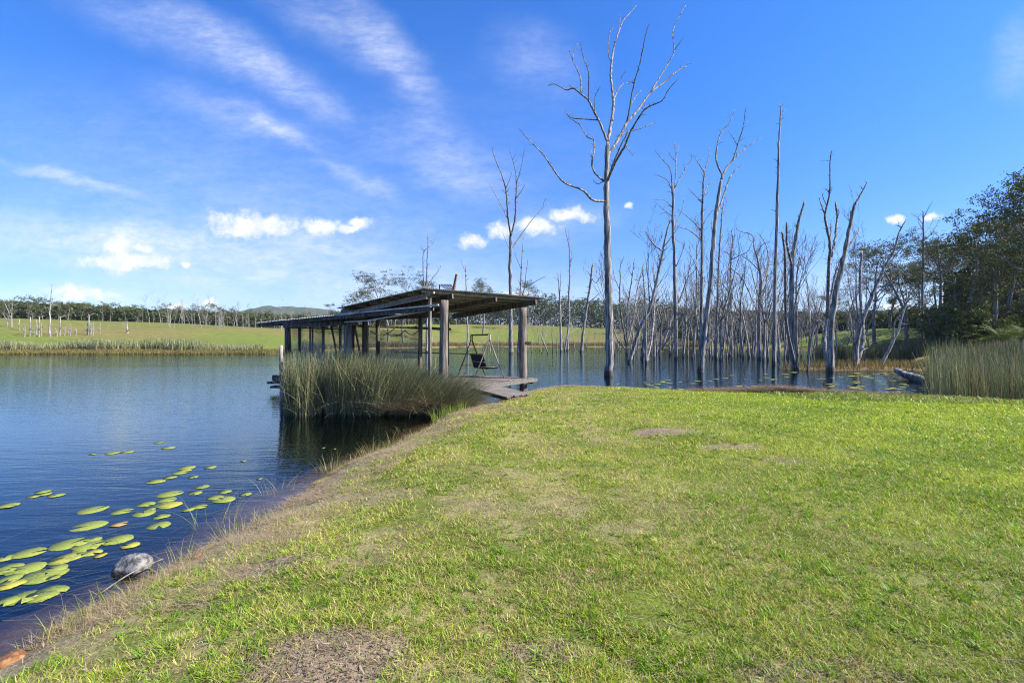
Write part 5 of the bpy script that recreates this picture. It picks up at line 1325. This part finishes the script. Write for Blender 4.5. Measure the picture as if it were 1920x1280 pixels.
# ------------------------------------------------------------ living gum trees
def make_gum(seed, h, r0, crown_r, nlimb, leaf, nleaf, bare=.45, dark=1.0, droop=0.0, flat=.5, name='gum_tree'):
    rg = random.Random(seed); nr = np.random.default_rng(seed)
    root = empty(name, (0, 0, 0))
    pts = [np.zeros(3)]; d_ = np.array([rg.gauss(0, .06), rg.gauss(0, .06), 1.0]); n = 12; ht = h * .78
    for i in range(n):
        d_ = d_ + np.array([rg.gauss(0, .07), rg.gauss(0, .07), .05]); d_ /= np.linalg.norm(d_); pts.append(pts[-1] + d_ * ht / n)
    rad = [r0 * (1 - .75 * i / n) for i in range(n + 1)]; mb = MB(); mb.tube([pts[0] - [0, 0, .8]] + pts, [rad[0] * 1.25] + rad, 8, .06, rg); mb.build('trunk', M_GUM, root, smooth=True)
    tips = [pts[-1] + [0, 0, h * .08]]; mb = MB()
    for j in range(nlimb):
        i = rg.randrange(int(n * bare), n + 1); az = j * 2.4 + rg.uniform(-.4, .4); f = i / n
        s_ = np.array([math.cos(az), math.sin(az), rg.uniform(.5, 1.1)]); s_ /= np.linalg.norm(s_)
        ln = crown_r * rg.uniform(.75, 1.25) * (1.15 - .35 * f); q = [pts[i]]; dd = s_
        for k in range(6):
            dd = dd + np.array([rg.gauss(0, .15), rg.gauss(0, .15), rg.gauss(.05, .12)]); dd /= np.linalg.norm(dd); q.append(q[-1] + dd * ln / 6)
            if k >= 2:
                for _ in range(2 if rg.random() < .6 else 1):
                    e = np.array([rg.gauss(0, 1), rg.gauss(0, 1), rg.uniform(0, 1.1)]); e /= np.linalg.norm(e); e = e * ln * rg.uniform(.2, .42)
                    mb.tube([q[-1], q[-1] + e * .5 + [0, 0, .03 * ln], q[-1] + e], [rad[i] * .22, rad[i] * .14, .02], 5, 0, rg, cap=False); tips.append(q[-1] + e)
        mb.tube(q, [max(rad[i] * .6 * (1 - .75 * k / 6), .03) for k in range(7)], 6, .05, rg, cap=False); tips.append(q[-1])
    mb.build('limbs', M_GUM, root, smooth=True)
    V_, C_ = [], []
    for tp in tips:
        cr = crown_r * rg.uniform(.13, .27); m_ = int(nleaf * .8 * (cr / (crown_r * .25)) ** 2 * rg.uniform(.6, 1.3))
        u = nr.normal(size=(m_, 3)); u /= np.linalg.norm(u, axis=1)[:, None]; u *= (nr.random(m_) ** .45)[:, None]
        # ragged sprays: pull leaves towards a handful of sub-centres
        sc_ = nr.normal(size=(9, 3)) * .55; k_ = nr.integers(0, 9, m_); u = u * .5 + sc_[k_]
        p = tp + u * np.array([cr, cr, cr * flat]) - np.array([0, 0, droop])
        a = nr.normal(size=(m_, 3)); a[:, 2] -= .9; a /= np.linalg.norm(a, axis=1)[:, None]
        b_ = np.cross(a, nr.normal(size=(m_, 3))); b_ /= np.linalg.norm(b_, axis=1)[:, None]
        L_ = leaf * nr.uniform(.6, 1.3, m_); w_ = L_ * .42
        quad = np.stack([p - a * L_[:, None] / 2, p + b_ * w_[:, None] / 2, p + a * L_[:, None] / 2, p - b_ * w_[:, None] / 2], 1)
        V_.append(quad.reshape(-1, 3))
        c_ = mixc(np.array([.055, .075, .026]), np.array([.12, .135, .045]), nr.random(m_)) * rg.uniform(.8, 1.2) * dark
        c_ = np.where((nr.random(m_) < .05)[:, None], np.array([.16, .11, .06]), c_); C_.append(np.repeat(c_, 4, axis=0))
    v = np.concatenate(V_); c = np.concatenate(C_); q = np.arange(len(v)).reshape(-1, 4)
    grid_mesh('crown', v, q, c, M_LEAF, parent=root)
    return root
gums = [make_gum(101, 19, .34, 5.2, 9, .26, 147), make_gum(102, 17, .30, 4.6, 8, .26, 147, bare=.35), make_gum(103, 21, .36, 5.0, 10, .26, 139, bare=.5),
        make_gum(104, 15, .26, 4.6, 9, .26, 155, bare=.25, flat=.6), make_gum(105, 18, .3, 6.2, 9, .26, 139, bare=.45, flat=.4)]
farg = [make_gum(201, 14, .24, 4.2, 8, .55, 30, bare=.2, flat=.7), make_gum(202, 16, .26, 4.6, 8, .55, 30, bare=.3, flat=.6), make_gum(203, 12.5, .2, 4.4, 8, .55, 34, bare=.15, flat=.7), make_gum(204, 17, .26, 4.0, 8, .55, 28, bare=.4)]
bush = [make_gum(301, 4.2, .1, 2.6, 10, .30, 120, bare=.05, flat=.8, name='bush', dark=1.1), make_gum(302, 5.5, .12, 2.6, 10, .30, 110, bare=.05, flat=.8, name='bush', dark=1.15)]
def onland(px, d):
    x = (px - 960) / F * d; return x, d, float(height(np.array([x]), np.array([d]))[0])
k = 0
def gum(i, px, d, top, label, group=None, rz=None):
    """a living tree at distance d whose crown reaches the pixel row top"""
    x, y, z = onland(px, d); z = max(z, 0.1); hh = {0: 19, 1: 17, 2: 21, 3: 15, 4: 18}[i] * 1.0; H_t = EYE + (640 - top) * d / F - z
    return place(gums, i, x, y, z - .1, H_t / hh * 1.06, g_.uniform(0, 6.28) if rz is None else rz, label, 'gum tree', group)
gum(4, 1640, 84, 452, 'dark living gum with an umbrella crown behind the upright stump stem')
gum(0, 1700, 76, 448, 'living gum with spreading forked limbs behind the pale leaning trunk')
gum(2, 1762, 68, 432, 'tall living gum directly right of the dead tree with level twigs')
gum(3, 1806, 60, 404, 'broad green-crowned living gum with slanting limbs at the forest front')
gum(1, 1858, 56, 398, 'large living gum second from the right edge of the forest')
gum(2, 1930, 50, 302, 'tallest living gum, cut by the right edge of the picture')
gum(2, 1975, 50, 300, 'very tall gum half outside the right edge of the picture', rz=1.0)
gum(0, 1590, 118, 520, 'small living gum far behind the four-stemmed dead tree')
gum(3, 1560, 125, 545, 'round-crowned small living gum seen between the four-stemmed tree and the pale stick')
gum(4, 1896, 60, 392, 'dark wide-crowned gum at the right edge behind the tallest one')
for (px, d, top, i) in [(1735, 92, 462, 1), (1780, 84, 455, 4), (1815, 80, 440, 0), (1850, 74, 430, 3), (1885, 78, 420, 2), (1668, 104, 492, 3), (1910, 66, 400, 0), (1835, 66, 448, 1), (1760, 100, 480, 3), (1800, 96, 470, 2), (1870, 92, 445, 4),
                        (1960, 60, 380, 3), (2000, 58, 360, 0), (2050, 60, 350, 1), (1940, 74, 400, 4), (1720, 110, 490, 2), (1695, 96, 485, 4), (1825, 110, 480, 1)]:
    gum(i, px, d, top, 'one of the dark living gums packed in the forest at right', 'gum trees of the right-hand forest')
for _ in range(42):
    px = g_.uniform(1765, 2060); d = g_.uniform(54, 88); x, y, z = onland(px, d)
    place(bush, g_.randrange(2), x, y, max(z, .1), g_.uniform(.6, 1.25), g_.uniform(0, 6.28), 'one of the dense green bushes under the gums at right', 'bush', 'bushes under the right-hand gums')
# palm with long arching fronds in front of the forest
def palm(px, d, hh, label):
    x, y, z = onland(px, d); root = empty('palm', (x, y, z)); tag(root, label, 'palm'); rg = np.random.default_rng(int(px))
    mb = MB(); mb.tube([(0, 0, -.3), (.03, 0, hh * .3), (0, .02, hh * .5)], [.2, .17, .15], 8); mb.build('trunk', M_GUM, root, smooth=True)
    for i in range(15):
        az = i * 2.4; V_ = []; up = rg.uniform(.5, 1.25); p = np.array([0, 0, hh * .5]); dd = np.array([math.cos(az) * math.cos(up), math.sin(az) * math.cos(up), math.sin(up)]); pts = []
        for k in range(12): pts.append(p.copy()); p = p + dd * .2; dd = dd + np.array([0, 0, -.13]); dd /= np.linalg.norm(dd)
        for k in range(1, 12):
            t = pts[k] - pts[k - 1]; sdv = np.cross(t, [0, 0, 1]); sdv /= np.linalg.norm(sdv) + 1e-6; l_ = .55 * math.sin(math.pi * (k / 12) ** .7) + .08
            for sg in (-1, 1):
                for e in (0, .5):
                    b0 = pts[k - 1] + t * e; tip = b0 + sdv * sg * l_ + t * 1.2 - np.array([0, 0, .12]); V_ += [b0, b0 + t * .28, tip, tip - t * .05]
        v = np.array(V_); grid_mesh('frond', v, np.arange(len(v)).reshape(-1, 4), np.tile(rg.uniform(.8, 1.2) * np.array([.09, .125, .03]), (len(v), 1)), M_LEAF, parent=root)
palm(1878, 47, 3.0, 'bright green palm with arching fronds before the dark forest')
palm(1915, 45, 3.4, 'second green palm, at the extreme right edge above the reeds')
palm(1850, 50, 2.4, 'low palm left of the bright green one below the forest')

# living gums seen over the shelter and the far woods
def fgum(i, px, d, top, label, group=None):
    x, y, z = onland(px, d); hh = {0: 14, 1: 16, 2: 12.5, 3: 17}[i]; H_t = EYE + (640 - top) * d / F - z
    return place(farg, i, x, y, z - .2, H_t / hh, g_.uniform(0, 6.28), label, 'gum tree', group)
gum(0, 728, 170, 512, 'loose-crowned gum rising above the left slope of the shelter roof')
gum(3, 692, 180, 538, 'lower rounded gum at the left of the one above the shelter roof')
gum(4, 757, 176, 515, 'open-branched gum between the loose-crowned one and the bare twin stems')
gum(1, 810, 190, 524, 'small gum crown behind the bare twin stems over the roof')
gum(2, 905, 230, 519, 'tall narrow gum showing above the right half of the shelter roof')
gum(1, 617, 210, 568, 'tiny gum by itself left of the upper roof corner')
gum(0, 986, 260, 530, 'gum crown just right of the slim forked dead tree')
for j in range(92):
    px = -150 + j * 8.4 + g_.uniform(-4, 4); a = math.atan((px - 960) / F); cr = np.interp(a, SH_A, CR_D) + g_.uniform(4, 26)
    x, y = cr * math.sin(a), cr * math.cos(a); top = np.interp(px, [-200, 0, 60, 120, 300, 420, 480, 600], [560, 560, 556, 563, 574, 574, 584, 590]) + g_.gauss(0, 3.5)
    fgum(g_.randrange(4), px, y, top, 'one of the gums lining the crest of the far left meadow', 'gum trees lining the left meadow')
for j in range(88):
    px = 640 + j * 8.4 + g_.uniform(-4, 4); a = math.atan((px - 960) / F); cr = np.interp(a, SH_A, CR_D) + g_.uniform(2, 30)
    y = cr * math.cos(a); top = np.interp(px, [640, 700, 860, 1000, 1100, 1250, 1400, 1500], [572, 560, 552, 552, 556, 566, 575, 580]) + g_.gauss(0, 5)
    fgum(g_.randrange(4), px, y, top, 'one of the gums in the wood behind the middle meadow', 'gum trees behind the middle meadow')
for j in range(40):
    px = 1380 + j * 12 + g_.uniform(-5, 5); a = math.atan((px - 960) / F); cr = np.interp(a, SH_A, CR_D) + g_.uniform(2, 30)
    y = cr * math.cos(a); top = np.interp(px, [1380, 1500, 1700, 1900], [578, 580, 575, 560]) + g_.gauss(0, 5)
    fgum(g_.randrange(4), px, y, top, 'one of the gums along the crest of the small east field', 'gum trees behind the east field')

# the wood's inside, one mass of leaves and dark stems behind its front row
nr = np.random.default_rng(5); n = 120000
px = nr.uniform(-220, 1980, n); a = np.arctan((px - 960) / F); cr = np.interp(a, SH_A, CR_D) + nr.uniform(10, 60, n)
x = cr * np.sin(a); y = cr * np.cos(a); z0 = height(x, y)
top = np.interp(px, [-220, 0, 120, 300, 420, 600, 700, 860, 1000, 1100, 1250, 1400, 1500, 1700, 1900], [566, 566, 570, 580, 584, 594, 572, 562, 562, 566, 574, 582, 588, 584, 575])
zt = EYE + (640 - top) * y / F; zt = z0 + (zt - z0) * (.72 + .45 * fbm(px * .06, cr * .05, 3))
p = np.stack([x, y, z0 - .5 + (zt - z0 + .5) * nr.random(n)], 1)
a_ = nr.normal(size=(n, 3)); a_ /= np.linalg.norm(a_, axis=1)[:, None]; b_ = np.cross(a_, nr.normal(size=(n, 3))); b_ /= np.linalg.norm(b_, axis=1)[:, None]
L_ = nr.uniform(.5, 1.2, n)[:, None] * .8
v = np.stack([p - a_ * L_, p + b_ * L_ * .5, p + a_ * L_, p - b_ * L_ * .5], 1).reshape(-1, 3)
c_ = np.repeat(mixc(np.array([.045, .062, .025]), np.array([.09, .11, .04]), fbm(px * .05, cr * .05, 3)) * nr.uniform(.7, 1.3, n)[:, None], 4, axis=0)
o = grid_mesh('far_woods', v, np.arange(len(v)).reshape(-1, 4), c_, M_LEAF); tag(o, 'dense dark green woodland behind the gums on the far crest', 'woods', kind='stuff')
# dark thicket inside the near forest
n = 42000; px = nr.uniform(1770, 2250, n); d = nr.uniform(70, 110, n); x = (px - 960) / F * d; z0 = np.maximum(height(x, d), 0)
zt = 6 + 6 * fbm(px * .02, d * .05, 3) + sstep(1770, 1900, px) * 5
p = np.stack([x, d, z0 + zt * nr.random(n)], 1); a_ = nr.normal(size=(n, 3)); a_ /= np.linalg.norm(a_, axis=1)[:, None]; b_ = np.cross(a_, nr.normal(size=(n, 3))); b_ /= np.linalg.norm(b_, axis=1)[:, None]
L_ = nr.uniform(.18, .5, n)[:, None]
v = np.stack([p - a_ * L_, p + b_ * L_ * .5, p + a_ * L_, p - b_ * L_ * .5], 1).reshape(-1, 3)
c_ = np.repeat(mixc(np.array([.045, .06, .028]), np.array([.09, .105, .04]), nr.random(n)), 4, axis=0)
o = grid_mesh('forest_undergrowth', v, np.arange(len(v)).reshape(-1, 4), c_, M_LEAF); tag(o, 'shadowy green undergrowth inside the forest at right', 'undergrowth', kind='stuff')

# ------------------------------------------------------------ water lilies
LK = 'water lily leaves in the near water'
def pad_mesh(seed, curl=.0):
    rg = random.Random(seed); vs = [(0, 0, 0.002)]; n = 30; gap = rg.uniform(.16, .32)
    for i in range(n + 1):
        t = gap + (2 * math.pi - 2 * gap) * i / n; r = 1 + .035 * math.sin(3 * t + seed) + .02 * rg.gauss(0, 1); e = .03 * curl * max(0, math.sin(2 * t + seed))
        vs.append((r * math.cos(t), r * .92 * math.sin(t), e))
    m_ = len(vs); vs2 = [(a, b_, c_ - .008) for a, b_, c_ in vs]; fs = [(0, i, i + 1) for i in range(1, n + 1)] + [(m_, m_ + i + 1, m_ + i) for i in range(1, n + 1)] + [(i, m_ + i, m_ + i + 1, i + 1) for i in range(1, n + 1)]
    return vs + vs2, fs
pads = []
for s_ in range(5):
    for mt in (M_LILY, M_LILYOLD, M_LILYBROWN):
        v, f = pad_mesh(s_, 1.0 if s_ % 2 else .4); me = bpy.data.meshes.new('lily_pad'); me.from_pydata(v, [], f); me.materials.append(mt); me.polygons.foreach_set('use_smooth', [True] * len(me.polygons)); pads.append(me)
lr = random.Random(9)
def pad(px, py, wpx, kind=0, label=None, group=None):
    p = G(px, py, .006); r = wpx / F * p[1] / 2
    o = bpy.data.objects.new('lily_pad', pads[lr.randrange(5) * 3 + kind]); col.objects.link(o)
    o.location = (p[0], p[1], .0015 + .00006 * len([1 for q in bpy.data.objects if q.name.startswith('lily_pad')])); o.scale = (r, r, .12); o.rotation_euler = (lr.gauss(0, .003), lr.gauss(0, .003), lr.uniform(0, 6.28))
    tag(o, label, 'lily pad', group); return o
near = [(465, 412, 125, 'lone round pad at the left above the oval pad nearest the rock side'), (443, 492, 150, 'large oval pad floating alone halfway between rock and left pair'), (610, 420, 95, 'single medium pad between two larger pads in mid cluster'),
        (730, 385, 85, 0), (850, 333, 115, 'largest pad at the top of the dense middle cluster'), (835, 362, 85, 0), (825, 386, 100, 0), (850, 388, 112, 1), (720, 430, 105, 0), (750, 410, 52, 0), (805, 446, 80, 0), (795, 490, 110, 0),
        (350, 582, 160, 0), (440, 590, 130, 0), (465, 560, 74, 0), (585, 562, 135, 0), (425, 606, 110, 0), (335, 652, 130, 1), (300, 668, 100, 0), (460, 626, 90, 1), (385, 642, 85, 0), (140, 628, 145, 'separate round pad left of the big bunch beside the rock'),
        (20, 655, 90, 0), (130, 706, 158, 0), (45, 700, 112, 0), (225, 738, 190, 0), (275, 705, 105, 0), (45, 757, 115, 0), (50, 786, 118, 1), (250, 822, 150, 0), (210, 845, 130, 0), (110, 852, 150, 0), (25, 872, 115, 0), (20, 720, 90, 0),
        (975, 330, 70, 0), (1010, 298, 70, 0), (1075, 352, 80, 0), (1120, 362, 110, 0), (1125, 323, 65, 0), (940, 412, 60, 0), (992, 398, 80, 0), (1228, 335, 60, 0), (900, 228, 75, 0), (935, 203, 78, 0), (925, 217, 60, 1), (850, 252, 60, 0),
        (778, 272, 85, 0), (965, 250, 48, 'small pad on its own just right of the upper chain of pads'), (1052, 201, 58, 'small outlying pad at the upper right of the near water'), (563, 130, 68, 'left one of two pads far out side by side'), (637, 125, 60, 'right one of two pads far out side by side'),
        (465, 135, 35, 'tiny pad left of the far pair'), (795, 78, 45, 'farthest small pad out on the near water'), (842, 104, 64, 'pad just nearer than the farthest small one'), (212, 323, 65, 0), (222, 335, 58, 0), (165, 347, 58, 0), (280, 341, 72, 0),
        (40, 392, 95, 'pad cut by the left edge of the picture, far from the bunch'), (1217, 170, 28, 'tiny pad near the dark reflection of the roof'), (1298, 258, 30, 0), (595, 485, 76, 'browned curling pad beside the middle cluster'), (650, 590, 85, 1), (170, 838, 60, 1), (500, 640, 60, 1), (270, 750, 60, 0)]
for cx, cy, w_, lb in near:
    kind = lb if isinstance(lb, int) else (2 if 'browned' in lb else 0)
    px, py = .375 * cx, 800 + .375 * cy
    if isinstance(lb, str): pad(px, py, w_ * .375, kind, lb, LK)
    else: pad(px, py, w_ * .375, kind, ('yellowing lily pad in the floating bunches by the left bank' if kind == 1 else 'plain green lily pad in the floating bunches by the left bank'), LK)
pad(606, 839, 8, 0, 'small left pad of the two in the reed reflection', LK); pad(627, 841, 7, 0, 'small right pad of the two in the reed reflection', LK)
cnt = 0
while cnt < 190:
    px = lr.choice((lr.uniform(1140, 1745), lr.uniform(1200, 1560), lr.uniform(1560, 1745))); py = 741 - 44 * lr.random() ** 1.7
    if py < 700 and px < 1480: continue
    p = G(px, py, 0)
    if lawn_sd(np.array([p[0]]), np.array([p[1]]))[0] > -.15: continue
    if vnoise(np.array([px * .03]), np.array([py * .25]))[0] < .42: continue
    pad(px, py, lr.uniform(7, 15), 0 if lr.random() < .8 else 1, 'small lily pad among many on the water beyond the lawn', 'lily pads beyond the lawn'); cnt += 1
# thin drowned reed stalks lying on the near water
n = 150; px = rng.uniform(-30, 480, n); py = 1120 - px * .42 + rng.normal(0, 55, n); py = np.maximum(py, 850)
Yp = F * EYE / (py - 640); x = (px - 960) / F * Yp; y = Yp; k_ = (lawn_sd(x, y) < -.05); x, y = x[k_], y[k_]; n = len(x)
v, q, c = ribbons(np.stack([x, y, np.full(n, .006)], 1), rng.normal(.6, .5, n), rng.uniform(.25, 1.0, n), rng.uniform(.003, .005, n), np.full(n, 1.56), rng.uniform(-.02, .02, n), 5,
                  np.tile(np.array([.20, .20, .13]), (n, 1)) * rng.uniform(.5, 1.1, n)[:, None], rng)
o = grid_mesh('floating_stalks', v, q, c, M_STRAW); tag(o, 'thin dead reed stalks floating on the near water', 'debris', kind='stuff')
a = G(183, 1115, .03); b_ = G(306, 1047, .12); mb = MB(); mb.tube(smooth_line([a, (a + b_) / 2 + [0, 0, .03], b_], 5), [.006] * 11, 6); 
o = mb.build('dry_stick', M_LOG, smooth=True, origin=tuple(a)); tag(o, 'long brown dry stick slanting over the water by the grey rock', 'stick')

bpy.context.view_layer.update()
HAZE = True
if HAZE:
    mb = MB(); mb.box((-1100, -120, -8), (1500, 2000, 100))
    m, t, bs = material('pale_air'); t.n.remove(bs)
    pv = t.new('ShaderNodeVolumePrincipled'); pv.inputs['Color'].default_value = (0.80, 0.88, 1.0, 1); pv.inputs['Density'].default_value = 0.00009
    t.link(pv.outputs[0], t.n['Material Output'].inputs['Volume'])
    hz = mb.build('haze', m); tag(hz, 'thin pale air that softens the far hills', 'haze', kind='stuff')
